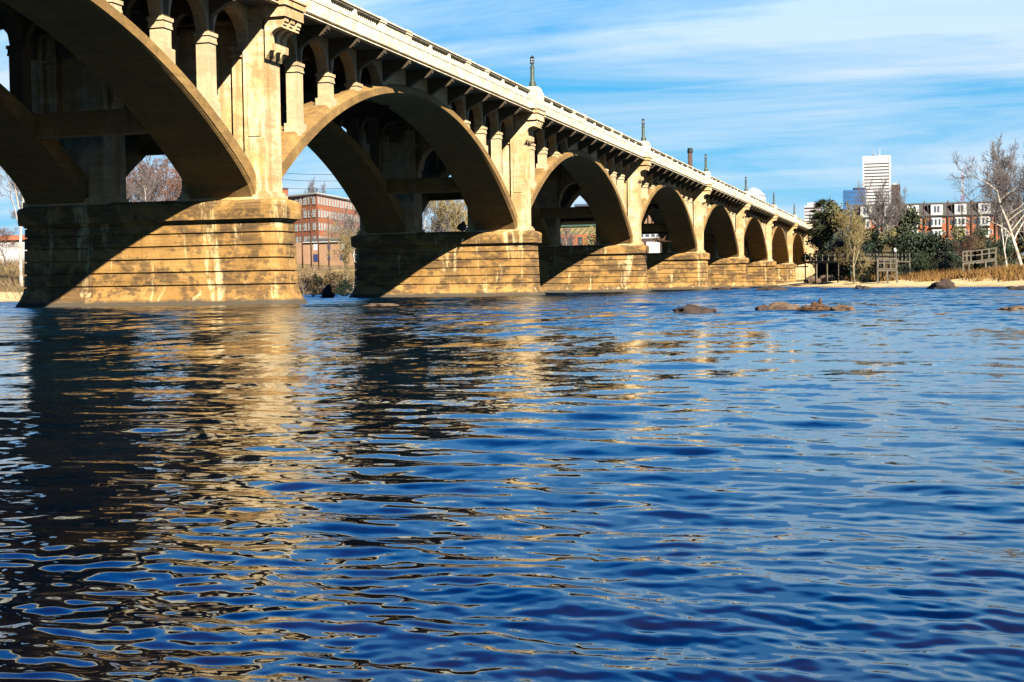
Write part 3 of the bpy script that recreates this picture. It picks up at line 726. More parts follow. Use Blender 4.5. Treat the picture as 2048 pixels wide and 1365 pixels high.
for key, px, yt, Y, wd, lb in [
    ('yel', 1668, 412, 245, .8, 'olive yellow leafy tree just right of the palm'),
    ('yel', 1690, 418, 240, .9, 'olive yellow leafy tree behind the golden bare tree'),
    ('ivy', 1722, 430, 230, 1.0, 'ivy-clad tree trunk in front of the first townhouse'),
    ('yel', 1778, 458, 220, .8, 'loose olive tree between the two white-limbed trees'),
    ('yel', 1918, 455, 220, .9, 'yellow-green tree in front of the fifth and sixth townhouses'),
    ('yel', 2030, 430, 215, 1.1, 'yellow-brown leafy tree behind the leaning sycamore')]:
    tree(key, px, yt, Y, lb, 'leafy_tree', 'tree', 'olive trees on the right bank', wide=wd)
# left bank, seen under the arches
for key, px, yt, Y, wd, lb in [
    ('syc3', 34, 250, 122, .75, 'white sycamore trunk at the left edge beside the nearest pier'),
    ('grey1', -30, 250, 150, 1.2, 'dark bare tree at the left edge spreading over blue sky'),
    ('grey1', 75, 290, 190, 1.0, 'bare tree seen between the sycamore and the nearest pier'),
    ('red1', 268, 318, 185, 1.1, 'reddish bare tree seen through the left part of the nearest pier opening'),
    ('red1', 312, 312, 205, 1.1, 'reddish bare tree in the middle of the nearest pier opening'),
    ('syc2', 300, 330, 178, .9, 'pale-limbed bare tree in the nearest pier opening'),
    ('grey1', 345, 300, 200, 1.0, 'tall bare tree at the right of the nearest pier opening'),
    ('red1', 372, 330, 190, 1.0, 'rusty bare tree hidden partly by the foot of the near rib'),
    ('red1', 215, 345, 200, 1.0, 'reddish bare tree mostly behind the nearest pier'),
    ('syc2', 700, 400, 235, .9, 'pale bare tree in front of the right end of the brick mill'),
    ('syc2', 722, 415, 225, .8, 'white-trunked bare tree beside the second pier'),
    ('tan1', 690, 470, 220, .9, 'tan scrubby tree in front of the low brick shed'),
    ('grey1', 668, 365, 520, .7, 'distant bare tree whose top shows above the mill roof'),
    ('syc2', 878, 392, 250, 1.1, 'pale bare tree in the opening above the second pier'),
    ('tan1', 905, 405, 240, 1.1, 'golden tree filling the opening above the second pier'),
    ('grey1', 930, 385, 262, .9, 'grey bare tree at the right of the opening above the second pier'),
    ('syc2', 1140, 458, 330, 1.3, 'white-branched tree seen in the opening above the third pier'),
    ('yel', 1190, 462, 320, .9, 'green and yellow tree in the opening above the third pier'),
    ('red1', 10, 455, 150, 1.2, 'reddish scrub tree on the left edge of the far bank')]:
    tree(key, px, yt, Y, lb, 'bare_tree' if key != 'yel' else 'leafy_tree', 'tree', GB if key != 'yel' else None, wide=wd)
# palm
mb = MB(); mb.smooth = True; mb.path([(0, 0, -.5), (.1, 0, 3), (0, 0, 7)], [.24, .2, .17], 8)
pl = MB(); rn = random.Random(5)
for i in range(46):
    a = rn.random() * 6.283; el = rn.uniform(-.9, 1.25); d = Vector((math.cos(a) * math.cos(el), math.sin(a) * math.cos(el), math.sin(el)))
    c = Vector((0, 0, 7)) + d * rn.uniform(.9, 1.25); s = d.cross(Vector((0, 0, 1))).normalized(); u = s.cross(d)
    pl.tube((0, 0, 7), c, .03, .02, 3)
    for k in range(11):
        b_ = (k - 5) / 5 * 1.25; e = (d * math.cos(b_) + s * math.sin(b_)) * rn.uniform(.8, 1.0) + Vector((0, 0, -.18)); w_ = (d * -math.sin(b_) + s * math.cos(b_)) * .06
        pl.add([c, c + e * .5 + w_, c + e, c + e * .5 - w_ + u * .03], [(0, 1, 2, 3)])
T['palm'] = (mb.mesh('palm_trunk', M['bark']), pl.mesh('palm_crown', M['leaf']), 8.6)
tree('palm', 1650, 402, 250, 'tall fan palm left of the olive trees at the bridge end', 'palm_tree', 'palm')
tree('palm', 1640, 425, 245, 'shorter fan palm partly behind the bridge end', 'palm_tree', 'palm')
# bushes on the left bank
for px, py, Y, key, wd, lb in [(627, 553, 190, 'ev3', .55, 'round green bush on the left bank between the two nearest piers'), (690, 563, 172, 'ev3', .5, 'small green bush near the water beside the second pier'),
                      (668, 548, 200, 'dry', 1.0, 'dry tan bush in the middle of the bank below the brick shed'), (606, 552, 185, 'dry', .9, 'dry tan bush beside the edge of the nearest pier'), (645, 562, 178, 'dry', 1.2, 'straw-coloured bush lowest on the bank, above the dark snag')]:
    tree(key, px, py, Y, lb, 'bush', 'bush', 'bushes on the left bank', wide=wd * 1.3)
# dry brush and reeds
def scatter(name, mat, n, fn, seed, blade=(.5, 1.3), w=.05, cl=5):
    rn = random.Random(seed); mb = MB(); c = 0
    P = []
    for i in range(n * 6):
        x, y = fn(rn); P.append((x, y))
    P = np.array(P); d = river_sd(P[:, 0], P[:, 1]); Zg = gz(P[:, 0], P[:, 1]); return P, d, Zg, rn, mb
def shore_pt(r_):
    S = [(40, 86), (30, 98), (7.6, 127), (0, 144), (-8, 158), (-17, 200), (-30, 280)]; i = r_.choice([0, 1, 1, 2, 3, 4, 4, 4, 5, 5, 5]); t = r_.random(); (x0, y0), (x1, y1) = S[i], S[i + 1]
    L = math.hypot(x1 - x0, y1 - y0); o_ = r_.uniform(5, 26); return x0 + (x1 - x0) * t + (y1 - y0) / L * o_, y0 + (y1 - y0) * t - (x1 - x0) / L * o_
P, d, Zg, rn, mb = scatter('reeds', None, 5200, shore_pt, 3)
k = 0
for (x, y), dd, z in zip(P, d, Zg):
    dens = np.interp(dd, [8, 12, 22, 26], [0, 1, 1, 0])
    if rn.random() > dens or k > 11000: continue
    k += 1
    for i in range(5):
        a = rn.random() * 3.14; h = rn.uniform(.35, 1.0); t = Vector((rn.gauss(0, .25), rn.gauss(0, .25), 0)); p = Vector((x + rn.gauss(0, .3), y + rn.gauss(0, .3), z - .1)); s = Vector((math.cos(a), math.sin(a), 0)) * .07
        mb.add([p - s, p + s, p + t + Vector((0, 0, h))], [(0, 1, 2)])
tag(mb.build('reeds', M['reed'], fix=False), 'band of rust-brown dry reeds behind the sandy beach on the right bank', 'reeds', kind='stuff')
P, d, Zg, rn, mb = scatter('brush', None, 4200, lambda r_: (r_.uniform(-170, -60), r_.uniform(70, 330)), 4)
k = 0
for (x, y), dd, z in zip(P, d, Zg):
    if dd < .6 or dd > 60 or k > 5200: continue
    k += 1; hh = .5 + 1.1 * max(0, mnoise.noise(Vector((x * .12, y * .12, 0))) + .4)
    for i in range(6):
        h = rn.uniform(.4, 1.3) * hh; t = Vector((rn.gauss(0, .5), rn.gauss(0, .5), 0)) * hh; p = Vector((x + rn.gauss(0, .5), y + rn.gauss(0, .5), z - .1)); a = rn.random() * 3.14; s = Vector((math.cos(a), math.sin(a), 0)) * .05
        mb.add([p - s, p + s, p + t + Vector((0, 0, h))], [(0, 1, 2)])
tag(mb.build('brush', M['brush'], fix=False), 'tangled tan brush and weeds covering the left bank', 'brush', kind='stuff')
# ------------------------------------------------------------------ buildings
def brick(name, c1, c2, mort, sc=1.0):
    m, nt, b = newmat(name); g = G(nt)
    t = g.n('ShaderNodeTexBrick'); t.inputs['Scale'].default_value = 1.6 * sc; t.inputs['Color1'].default_value = (*c1, 1); t.inputs['Color2'].default_value = (*c2, 1); t.inputs['Mortar'].default_value = (*mort, 1); t.inputs['Mortar Size'].default_value = .012
    gm = g.n('ShaderNodeNewGeometry'); s = g.n('ShaderNodeSeparateXYZ'); g.l(gm.outputs['Position'], s.inputs[0]); cb = g.n('ShaderNodeCombineXYZ')
    g.l(g.math('ADD', s.outputs['X'], s.outputs['Y']), cb.inputs[0]); g.l(s.outputs['Z'], cb.inputs[1]); g.l(cb.outputs[0], t.inputs['Vector'])
    k = g.ramp(g.noise(g.pos((1, 1, .6)), .35, 6, .7), [(.35, 0.), (.7, .55)])
    g.l(g.mix(k, t.outputs['Color'], tuple(x * .6 for x in c2)), b.inputs['Base Color']); b.inputs['Roughness'].default_value = .9
    return m
M['brick'] = brick('red_brick', (.19, .052, .008), (.14, .034, .007), (.10, .04, .02))
M['brick_tan'] = brick('tan_brick', (.15, .082, .04), (.12, .062, .03), (.12, .08, .05))
M['brick_dk'] = brick('dark_brick', (.030, .010, .006), (.02, .008, .005), (.02, .013, .008))
M['concrete_white'] = plain('white_cladding', (0.1973, 0.1972, 0.1988), .6, var=.1, scale=.05)
M['band'] = plain('window_band', (0.0059, 0.0059, 0.0068), .3, spec=.5)
M['blueglass'] = plain('blue_glass', (0.0162, 0.0536, 0.1328), .15, var=.25, scale=.15, spec=.8)
M['bluedark'] = plain('blue_dark', (0.0029, 0.0059, 0.0265), .4)
M['browntower'] = plain('brown_cladding', (0.0216, 0.0088, 0.0059), .7, var=.3, scale=.1)
M['steelgreen'] = plain('green_steel', (0.0176, 0.0382, 0.0235), .6)
M['signgreen'] = plain('sign_green', (0.0000, 0.0391, 0.0221), .5, var=.05)
M['mastred'] = plain('mast_red', (0.1175, 0.0059, 0.0118), .6, var=.05)
M['door_blue'] = plain('blue_door', (0.0088, 0.0147, 0.0470), .5)
M['slate'] = plain('slate_blue', (0.0294, 0.0367, 0.0539), .5)
M['pale_roof'] = plain('pale_roof', (.14, .17, .21), .6)
M['sandwall'] = plain('cream_wall', (.12, .085, .035), .8)
def build(mb, nm, mat, par, fix=False): return mb.build(nm, M[mat], par, (0, 0, 0), fix)
# --- striped office tower
Y = 1500.
a = at(1725, 313, Y); c = at(1780, 313, Y); W = c.x - a.x; H = a.z
t = empty('office_tower', (a.x, Y, 0), 'tall white office tower with thin dark window bands above the townhouse roofs', 'skyscraper')
m_ = MB(); m_.box(.4, W - .4, .4, 26, 8, H - .5); build(m_, 'core', 'band', t)
zt = at(1725, 328, Y).z; m_ = MB(); m_.box(0, W, 0, 26.4, zt, H); build(m_, 'crown_wall', 'concrete_white', t)
st = at(1725, 329.3, Y).z - at(1725, 335.6, Y).z
for i in range(17): m_ = MB(); m_.box(0, W, 0, 26.4, zt - .33 * st - (i + .67) * st + .0, zt - .33 * st - i * st); build(m_, 'floor_band', 'concrete_white', t)
m_ = MB(); m_.box(0, W * .06 - .02, -.3, 0, zt - 17.3 * st, H); m_.box(W * .955, W + .4, -.3, 27, 8, H); build(m_, 'corner_pier', 'concrete_white', t)
m_ = MB(); m_.box(W * .36, W * .40, 6, 8, H, H + 2.2); build(m_, 'roof_unit', 'slate', t)
m_ = MB(); m_.tube((W * .62, 8, H), (W * .62, 8, H + 8), .5, .2, 5); m_.tube((W * .40, 8, H), (W * .40, 8, H + 9), .2, .1, 4); m_.tube((W * .47, 8, H), (W * .47, 8, H + 4), .2, .1, 4); build(m_, 'antenna', 'white', t)
# --- blue glass block
Y = 1350.
a = at(1686, 381, Y); c = at(1730, 381, Y); W = c.x - a.x; t = empty('glass_office', (a.x, Y, 0), 'blue glass office block just left of the striped white tower', 'building')
m_ = MB(); m_.box(0, W, 0, 20, 8, a.z); build(m_, 'glass_wall', 'blueglass', t)
m_ = MB(); m_.box(W * .44, W, 3, 18, a.z, at(1705, 376, Y).z); build(m_, 'roof_plant', 'bluedark', t)
m_ = MB()
for i in range(7): z = a.z - 2.2 - i * 3.9; m_.box(-.15, W, -.15, 20.15, z - .35, z)
build(m_, 'floor_line', 'slate', t)
# --- brown tower behind
Y = 1560.
a = at(1778, 370, Y); c = at(1800, 370, Y); W = c.x - a.x; t = empty('brown_tower', (a.x, Y, 0), 'dark brown tower showing right behind the striped white one', 'building')
m_ = MB(); m_.box(0, W, 0, 18, 8, a.z); build(m_, 'wall', 'browntower', t)
m_ = MB()
for i in range(6): m_.box(1.2 + i * 1.75, 2.0 + i * 1.75, -.12, 0, 10, a.z - 5)
build(m_, 'window_strip', 'band', t)
m_ = MB(); m_.box(W * .35, W * .75, 4, 10, a.z, a.z + 1.5); build(m_, 'roof_plant', 'white', t)
# --- white banded block left of the palm
Y = 1000.
a = at(1608, 412, Y); c = at(1641, 412, Y); W = c.x - a.x; t = empty('banded_office', (a.x, Y, 0), 'small white office block with brown bands behind the bridge end, left of the palms', 'building')
m_ = MB(); m_.box(.2, W - .2, .2, 15, 8, a.z - .3); build(m_, 'core', 'browntower', t)
m_ = MB(); m_.box(0, W, 0, 15.4, a.z - 1.3, a.z); m_.box(W * .18, W * .9, 2, 12, a.z, at(1620, 405.5, Y).z); build(m_, 'crown_wall', 'concrete_white', t)
for i in range(7): m_ = MB(); m_.box(0, W, 0, 15.4, a.z - 3.9 - i * 2.15, a.z - 2.45 - i * 2.15); build(m_, 'floor_band', 'concrete_white', t)
# --- brick block by the bridge end
Y = 520.
a = at(1612, 447, Y); c = at(1641, 430, Y); W = c.x - a.x; t = empty('brick_block', (a.x, Y, 0), 'plain red-brown brick block rising behind the end of the bridge deck', 'building')
m_ = MB(); m_.prism([(0, 6), (W, 6), (W, c.z), (W * .62, c.z), (0, a.z)], 'y', 0, 14); build(m_, 'wall', 'brick_dk', t, True)
m_ = MB(); m_.box(W * .6, W + .2, -.2, 14.2, c.z, c.z + .3); build(m_, 'roof_edge', 'roofdark', t)
m_ = MB()
for i in range(3): m_.box(W * .66, W * .90, -.08, 0, c.z - 2.4 - i * 3, c.z - 1.2 - i * 3)
build(m_, 'window', 'glass', t)
# --- domed arena behind the bridge
Y = 1150.
a = at(1474, 400, Y); c = at(1526, 400, Y); W = c.x - a.x; zt = at(1500, 372, Y).z; ze = at(1500, 388, Y).z
t = empty('domed_arena', (a.x + W / 2, Y + 20, 0), 'pale arena with a low curved roof peeking over the bridge parapet', 'arena')
m_ = MB(); m_.smooth = False; m_.loft([[(W / 2 * math.cos(2 * math.pi * i / 40), 20 * math.sin(2 * math.pi * i / 40), z) for i in range(40)] for z in (8, ze - 1.2)]); build(m_, 'wall', 'concrete_white', t)
m_ = MB(); m_.smooth = True; m_.loft([[(W / 2 * 1.03 * r_ * math.cos(2 * math.pi * i / 40), 20.5 * r_ * math.sin(2 * math.pi * i / 40), ze - 1.2 + (zt - ze + 1.2) * (1 - r_ ** 2)) for i in range(40)] for r_ in (1, .93, .8, .6, .35, .1)]); build(m_, 'roof', 'pale_roof', t)
# --- rusty smokestack
Y = 620.
a = at(1380, 297, Y); t = empty('smokestack', (a.x, Y, 8), 'rust-red smokestack standing above the bridge parapet between two lamps', 'smokestack')
H = a.z - 8; m_ = MB(); m_.smooth = True; m_.lathe(0, 0, [(1.35, 0), (1.0, H - 1)], 16); build(m_, 'shaft', 'brick_dk', t)
m_ = MB(); m_.lathe(0, 0, [(1.0, H - 2.2), (1.2, H - 1.9), (1.2, H - .9), (1.05, H - .6), (1.1, H)], 16); build(m_, 'collar', 'black', t)
# --- radio mast
Y = 2200.
a = at(1925, 343, Y); t = empty('radio_mast', (a.x, Y, 8), 'red and white lattice radio mast rising behind the townhouse roofs', 'radio mast')
H = a.z - 8; mr_ = MB(); mw = MB(); NS = 26
for i in range(NS):
    z0, z1 = H * i / NS, H * (i + 1) / NS; w0 = 4.2 - 2.9 * i / NS; w1 = 4.2 - 2.9 * (i + 1) / NS; q = mr_ if (i // 4) % 2 == 0 and i < 25 else mw
    for sx, sy in ((-1, -1), (1, -1), (1, 1), (-1, 1)):
        q.tube((sx * w0, sy * w0, z0), (sx * w1, sy * w1, z1), .35, .35, 4)
    for s in (-1, 1): q.tube((-w0, s * w0, z0), (w1, s * w1, z1), .22, .22, 3); q.tube((w0, s * w0, z0), (-w1, s * w1, z1), .22, .22, 3); q.tube((-w0, s * w0, z0), (w0, s * w0, z0), .22, .22, 3)
build(mr_, 'red_section', 'mastred', t); build(mw, 'white_section', 'white', t)
# --- townhouse row, one thing per house
Y = 405.; zE = at(1850, 433.5, Y).z; zR = at(1850, 405.5, Y).z; zg = 5.5; zP = at(1850, 404, Y).z
ordn = ['first townhouse of the brick row, beside the blue glass block', 'second brick townhouse, below the striped tower', 'third brick townhouse, below the brown tower', 'fourth brick townhouse with the pointed evergreen in front', 'fifth brick townhouse, its white bay window and dormer in clear view', 'sixth brick townhouse, with a thin pole crossing its white dormer', 'seventh brick townhouse, its dormer half hidden by sycamore branches']
fh = (zE - zg) / 4
for i in range(7):
    x0 = at(1707 + i * 47.6, 433, Y).x; x1 = at(1707 + (i + 1) * 47.6, 433, Y).x; W = x1 - x0
    t = empty('townhouse', (x0, Y, 0), ordn[i], 'townhouse', 'row of brick townhouses above the right bank')
    m_ = MB(); m_.box(0.02, W - .3, 0, 11, zg - 2, zE); build(m_, 'wall', 'brick', t)
    m_ = MB(); m_.prism([(-.35, zE - .05), (-.35, zE + .12), (2.6, zR), (8.4, zR), (11.3, zE + .1), (11.3, zE - .05)], 'x', 0.02, W - .3); rf = build(m_, 'roof', 'roofdark', t, True)
    m_ = MB(); m_.prism([(-.42, zg), (-.42, zE + .2), (2.6, zP + .35), (8.4, zP + .35), (11.4, zE + .2), (11.4, zg)], 'x', W - .298, W); build(m_, 'party_wall', 'brick_dk', t, True)
    # dormer
    d0, d1 = W * .50 - 1.55, W * .50 + 1.55
    if i == 0: d0, d1 = W * .5 - 1.3, W * .5 + 1.8
    zt = zR - .55
    m_ = MB(); m_.box(d0, d1, -.38, 2.4, zE + .3, zt); dr = build(m_, 'dormer', 'white', t)
    m_ = MB(); m_.box(d0 - .12, d1 + .12, -.5, 2.5, zt + .002, zt + .16); m_.prism([(d0 - .5, zE + .45), (d0 - .02, zE + .45), (d0 - .02, zt), (d0 - 1.1, zt)], 'y', .3, 2.3); build(m_, 'dormer_roof', 'roofdark', dr, True)
    for s in (-.42, .42):
        m_ = MB(); m_.box((d0 + d1) / 2 + s - .3, (d0 + d1) / 2 + s + .3, -.42, -.383, zE + 1.0, zt - .5); build(m_, 'window', 'slate', dr)
    # bays
    for lev in (1, 2, 3):
        z0 = zE - lev * fh - .0; z1 = z0 + fh * .88; b0, b1 = W * .5 - (1.75 if lev > 1 else 1.9), W * .5 + 1.35
        m_ = MB(); m_.prism([(b0, 0), (b0 + .5, -.7), (b1 - .5, -.7), (b1, 0)], 'z', z0 + .25, z1 - .08); by = build(m_, 'bay_window', 'white', t, True)
        for q in range(3):
            xx = b0 + .62 + q * (b1 - b0 - 1.24) / 2; m_ = MB(); m_.box(xx - .26, xx + .26, -.74, -.703, z0 + .75, z1 - .45); build(m_, 'pane', 'glass', by)
        m_ = MB(); m_.box(b0 - 1.0 + .15, b0 - .15, -.05, -.002, z0 + .7, z1 - .5); build(m_, 'window', 'glass', t)
        m_ = MB(); m_.box(b0 - .1, b1 + .1, -.85, -.002, z0 + .06, z0 + .248); build(m_, 'sill', 'roofdark', by)
        m_ = MB(); m_.box(W - 1.55, W - .95, -.06, -.002, z0 + 1.2, z1 - .5); wn = build(m_, 'window', 'white', t); m_ = MB(); m_.box(W - 1.45, W - 1.05, -.09, -.062, z0 + 1.3, z1 - .6); build(m_, 'pane', 'glass', wn)
    m_ = MB(); m_.box(.02, W - .3, -.12, -.002, zE - .45, zE - .06); build(m_, 'eaves_board', 'roofdark', t)
# --- brick mill under the second arch
PM = at(633, 385, 430.); zT = PM.z; zB = 8.5
hl = at(540, 388.6, 445.); hr_ = at(820, 415, 545.)
def wall_frame(p0, p1):
    d = Vector((p1.x - p0.x, p1.y - p0.y, 0)); L = d.length; d.normalize(); n_ = Vector((d.y, -d.x, 0)); return d, n_, L
t = empty('brick_mill', (PM.x, PM.y, 0), 'big four-storey red brick mill with rows of white-framed arched windows, seen through the second arch', 'mill')
def loc_(v): return Vector((v.x - PM.x, v.y - PM.y, v.z))
d1, n1_, L1 = wall_frame(hl, PM); d2, n2_, L2 = wall_frame(PM, hr_)
o = loc_(PM); A = o - d1 * L1; B = o; C_ = o + d2 * L2; D_ = C_ - d1 * L1
m_ = MB(); m_.prism([(A.x, A.y), (B.x, B.y), (C_.x, C_.y), (D_.x, D_.y)], 'z', zB - 4, zT - .9); build(m_, 'wall', 'brick', t, True)
e_ = .55; m_ = MB(); m_.prism([((A - d1 * e_ + n1_ * e_).x, (A + n1_ * e_).y), ((B + n1_ * e_ + n2_ * e_).x, (B + n1_ * e_ + n2_ * e_).y), ((C_ + n2_ * e_).x, (C_ + n2_ * e_).y), (D_.x, D_.y)], 'z', zT - .898, zT - .45); build(m_, 'eaves', 'roofdark', t, True)
m_ = MB(); m_.prism([((A + n1_ * .7).x, (A + n1_ * .7).y), ((B + n1_ * .7 + n2_ * .7).x, (B + n1_ * .7 + n2_ * .7).y), ((C_ + n2_ * .7).x, (C_ + n2_ * .7).y), (D_.x, D_.y)], 'z', zT - .448, zT); build(m_, 'roof', 'white', t, True)
cp = loc_(at(566, 377, 452.)); m_ = MB(); m_.box(cp.x - .95, cp.x + .95, cp.y, cp.y + 2, zT - 1, cp.z - .5); ch = build(m_, 'chimney', 'brick', t); m_ = MB(); m_.box(cp.x - 1.05, cp.x + 1.05, cp.y - .1, cp.y + 2.1, cp.z - .498, cp.z); build(m_, 'chimney_cap', 'brick_dk', ch)
FH = 4.2
def mill_window(base, d, n_, w, h):
    """arched white window frame with dark glass set on the wall"""
    fr = MB(); pn = MB(); u = Vector((0, 0, 1))
    def quad(mb, x0, x1, z0, z1, o0, o1):
        P = [base + d * a_ + u * b_ + n_ * c_ for c_ in (o0, o1) for a_, b_ in ((x0, z0), (x1, z0), (x1, z1), (x0, z1))]
        mb.add(P, [(0, 1, 2, 3), (7, 6, 5, 4), (0, 4, 5, 1), (1, 5, 6, 2), (2, 6, 7, 3), (3, 7, 4, 0)])
    pts = [(-w / 2, 0), (w / 2, 0), (w / 2, h * .88), (w * .3, h * .97), (0, h), (-w * .3, h * .97), (-w / 2, h * .88)]
    n = len(pts); P = [base + d * a_ + u * b_ + n_ * c_ for c_ in (.03, .06) for a_, b_ in pts]
    pn.add(P, [tuple(range(n)), tuple(range(2 * n - 1, n - 1, -1))] + [(i, (i + 1) % n, (i + 1) % n + n, i + n) for i in range(n)])
    for x in (-w / 2, -w / 6, w / 6, w / 2): quad(fr, x - .035, x + .035, 0, h * .93, .065, .14)
    for z in (0, h * .33, h * .62, h * .9): quad(fr, -w / 2 - .05, w / 2 + .05, z - .035, z + .035, .066, .145)
    return pn, fr
wn_n = 0
for fl in range(5):
    zz = zT - 3.75 - fl * FH
    for dd_, nn_, org, cnt, sp, s0 in ((d1, n1_, B, 7, -2.62, -1.6), (d2, n2_, B, 26, 2.9, 1.7)):
        for i in range(cnt):
            if wn_n >= 99 and True: break
            s_ = s0 + sp * i; bp = org + dd_ * s_; bp.z = zz
            if i > (7 if dd_ is d1 else 15): continue
            pn, fr = mill_window(bp, dd_, nn_, 1.5 if dd_ is d1 else 1.6, 2.55); w_ = build(pn, 'window', 'glass', t); build(fr, 'window_frame', 'white', w_); wn_n += 1
# --- low brick shed in front of the mill
Ys = 385.; a = at(588, 480, Ys); c = at(742, 484, Ys); zb_ = at(650, 527, Ys).z; W = c.x - a.x; zt = at(650, 485, Ys).z
t = empty('brick_shed', (a.x, Ys, 0), 'low tan brick shed with a dark roof in front of the mill', 'shed')
m_ = MB(); m_.box(0, W, 0, 12, zb_ - 3, zt); build(m_, 'wall', 'brick_tan', t)
m_ = MB(); m_.prism([(-.5, zt), (-.5, zt + .15), (5, zt + 1.35), (12, zt + 1.4), (12, zt)], 'x', W * .12, W + .3); build(m_, 'roof', 'roofdark', t, True)
m_ = MB(); m_.box(W * .12, W + .3, -.6, -.502, zt - .02, zt + .2); build(m_, 'eaves_board', 'white', t)
for px, y0, y1, wpx, mt, nm in ((631, 488, 501, 8, 'white', 'boarded_window'), (686, 488, 500, 8, 'white', 'boarded_window'), (658, 489, 500, 6, 'slate', 'window'), (631, 509, 524, 9, 'door_blue', 'door'), (685, 509, 521, 10, 'slate', 'window'), (658, 508, 521, 6, 'slate', 'window')):
    p = at(px - wpx / 2, y0, Ys); q = at(px + wpx / 2, y1, Ys); m_ = MB(); m_.box(p.x - a.x, q.x - a.x, -.08, -.002, q.z, p.z); build(m_, nm, mt, t)
# small white outbuilding left of it
p = at(590, 484, 392.); q = at(612, 527, 378.); t = empty('white_outbuilding', (p.x, 376, 0), 'small white building between the nearest pier and the utility poles', 'building')
m_ = MB(); m_.box(0, 4.2, 0, 6, q.z - 2, p.z - .5); build(m_, 'wall', 'white', t); m_ = MB(); m_.box(-.3, 4.5, -.4, 6.3, p.z - .498, p.z); build(m_, 'roof', 'roofdark', t); m_ = MB(); m_.box(2.3, 3.3, -.06, -.002, q.z, q.z + 2.2); build(m_, 'door', 'brick_dk', t)
# --- utility poles with cross arms
tops = []
for px, yt, yb, Yp, lb in ((603, 417, 536, 300., 'leftmost of the rust-brown utility poles in front of the mill'), (620, 393, 531, 305., 'tall dark utility pole second from the left in front of the mill'), (635, 417, 528, 300., 'third rust-brown utility pole, at the corner of the mill'), (656, 432, 521, 310., 'thin dark utility pole in front of the brick shed')):
    p = at(px, yt, Yp); zb_ = gz1(p.x, Yp); t = empty('utility_pole', (p.x, Yp, zb_), lb, 'utility pole', 'utility poles in front of the mill'); H = p.z - zb_
    m_ = MB(); m_.smooth = True; m_.tube((0, 0, -.5), (0, 0, H), .20, .13, 8, True); build(m_, 'shaft', 'pole', t)
    for zz in (H - .4, H - 4.2):
        m_ = MB(); m_.obox((-1.15, -.18, zz), (1.15, -.18, zz), .12, .14); build(m_, 'cross_arm', 'wood', t)
        m_ = MB()
        for x in (-1.0, -.4, .4, 1.0): m_.lathe(x, -.18, [(.05, zz + .07), (.07, zz + .14), (.03, zz + .24)], 6)
        build(m_, 'insulator', 'white', t)
    tops.append(Vector((p.x, Yp - .18, p.z - .1)))
def cable(p0, p1, sag, label, r=.035):
    pts = [p0.lerp(p1, i / 16) - Vector((0, 0, sag * (1 - (2 * i / 16 - 1) ** 2))) for i in range(17)]; m_ = MB()
    m_.path([p - pts[0] for p in pts], [r] * 17, 4); o = m_.build('power_cable', M['black'], None, pts[0], fix=False); tag(o, label, 'power cable', 'power cables beyond the bridge'); return o
for (x0, y0, x1, y1, Yc, lb) in ((540, 344, 720, 347, 270., 'highest thin power cable crossing the sky seen through the second arch'), (540, 357, 720, 360, 268., 'middle thin power cable in the sky through the second arch'), (540, 374, 720, 375, 266., 'lowest thin power cable just above the mill roof')):
    cable(at(x0, y0, Yc), at(x1, y1, Yc), .4, lb, .04 if Yc < 300 else .05)
# thin pole before the sixth townhouse
p = at(1924, 410, 390.); t = empty('utility_pole', (p.x, 390, 7), 'thin dark pole in front of the sixth townhouse', 'utility pole'); m_ = MB(); m_.tube((0, 0, -1), (0, 0, p.z - 7), .16, .12, 6, True); build(m_, 'shaft', 'black', t); m_ = MB(); m_.obox((-.5, 0, p.z - 7.6), (.5, 0, p.z - 7.6), .1, .1); build(m_, 'cross_arm', 'black', t)
# --- buildings glimpsed over the third and fourth piers
Y = 470.; a = at(1105, 441, Y); c = at(1215, 441, Y); W = c.x - a.x; t = empty('cream_warehouse', (a.x, Y, 0), 'cream warehouse with a pale roof behind the opening above the third pier', 'warehouse')
zt = a.z; zl = at(1150, 470, Y).z; m_ = MB(); m_.box(0, W, 0, 15, 6, zl); build(m_, 'lower_wall', 'brick', t); m_ = MB(); m_.box(0, W, .2, 15, zl, zt); build(m_, 'upper_wall', 'sandwall', t)
m_ = MB(); m_.box(-.3, W + .3, -2, 15.3, zt, zt + .4); build(m_, 'roof', 'white', t)
m_ = MB(); m_.box(0, W, -.2, .198, at(1150, 452, Y).z - .3, at(1150, 450, Y).z); 
for i in range(9): m_.obox((i * W / 9, -.1, zl + .2), ((i + 1) * W / 9, -.1, zl + 2.2), .15, .2)
build(m_, 'green_truss', 'steelgreen', t)
for i in range(5): m_ = MB(); m_.box(W * (.1 + i * .18), W * (.1 + i * .18) + 1.6, -.1, -.002, zl - 3.6, zl - .8); build(m_, 'window', 'glass', t)
Y = 640.; a = at(1150, 409, Y); c = at(1200, 409, Y); t = empty('flat_office', (a.x, Y, 0), 'low pale office with a blue roof band, glimpsed above the strut at the third pier', 'building')
W = c.x - a.x; m_ = MB(); m_.box(0, W, 0, 12, 6, a.z - 1); build(m_, 'wall', 'sandwall', t); m_ = MB(); m_.box(-.3, W + .3, -.3, 12.3, a.z - .998, a.z); build(m_, 'roof_band', 'slate', t)
Y = 520.; a = at(1283, 424, Y); c = at(1318, 440, Y); t = empty('orange_plant', (a.x, Y, 0), 'orange brick building with pipes, glimpsed through the fourth arch', 'building')
W = c.x - a.x + 2; m_ = MB(); m_.box(0, W, 0, 12, 6, a.z); build(m_, 'wall', 'brick_tan', t)
for i in range(3): m_ = MB(); m_.tube((W * (.3 + i * .18), -.3, 6), (W * (.3 + i * .18), -.3, a.z), .18, .18, 6); build(m_, 'pipe', 'brick_dk', t)
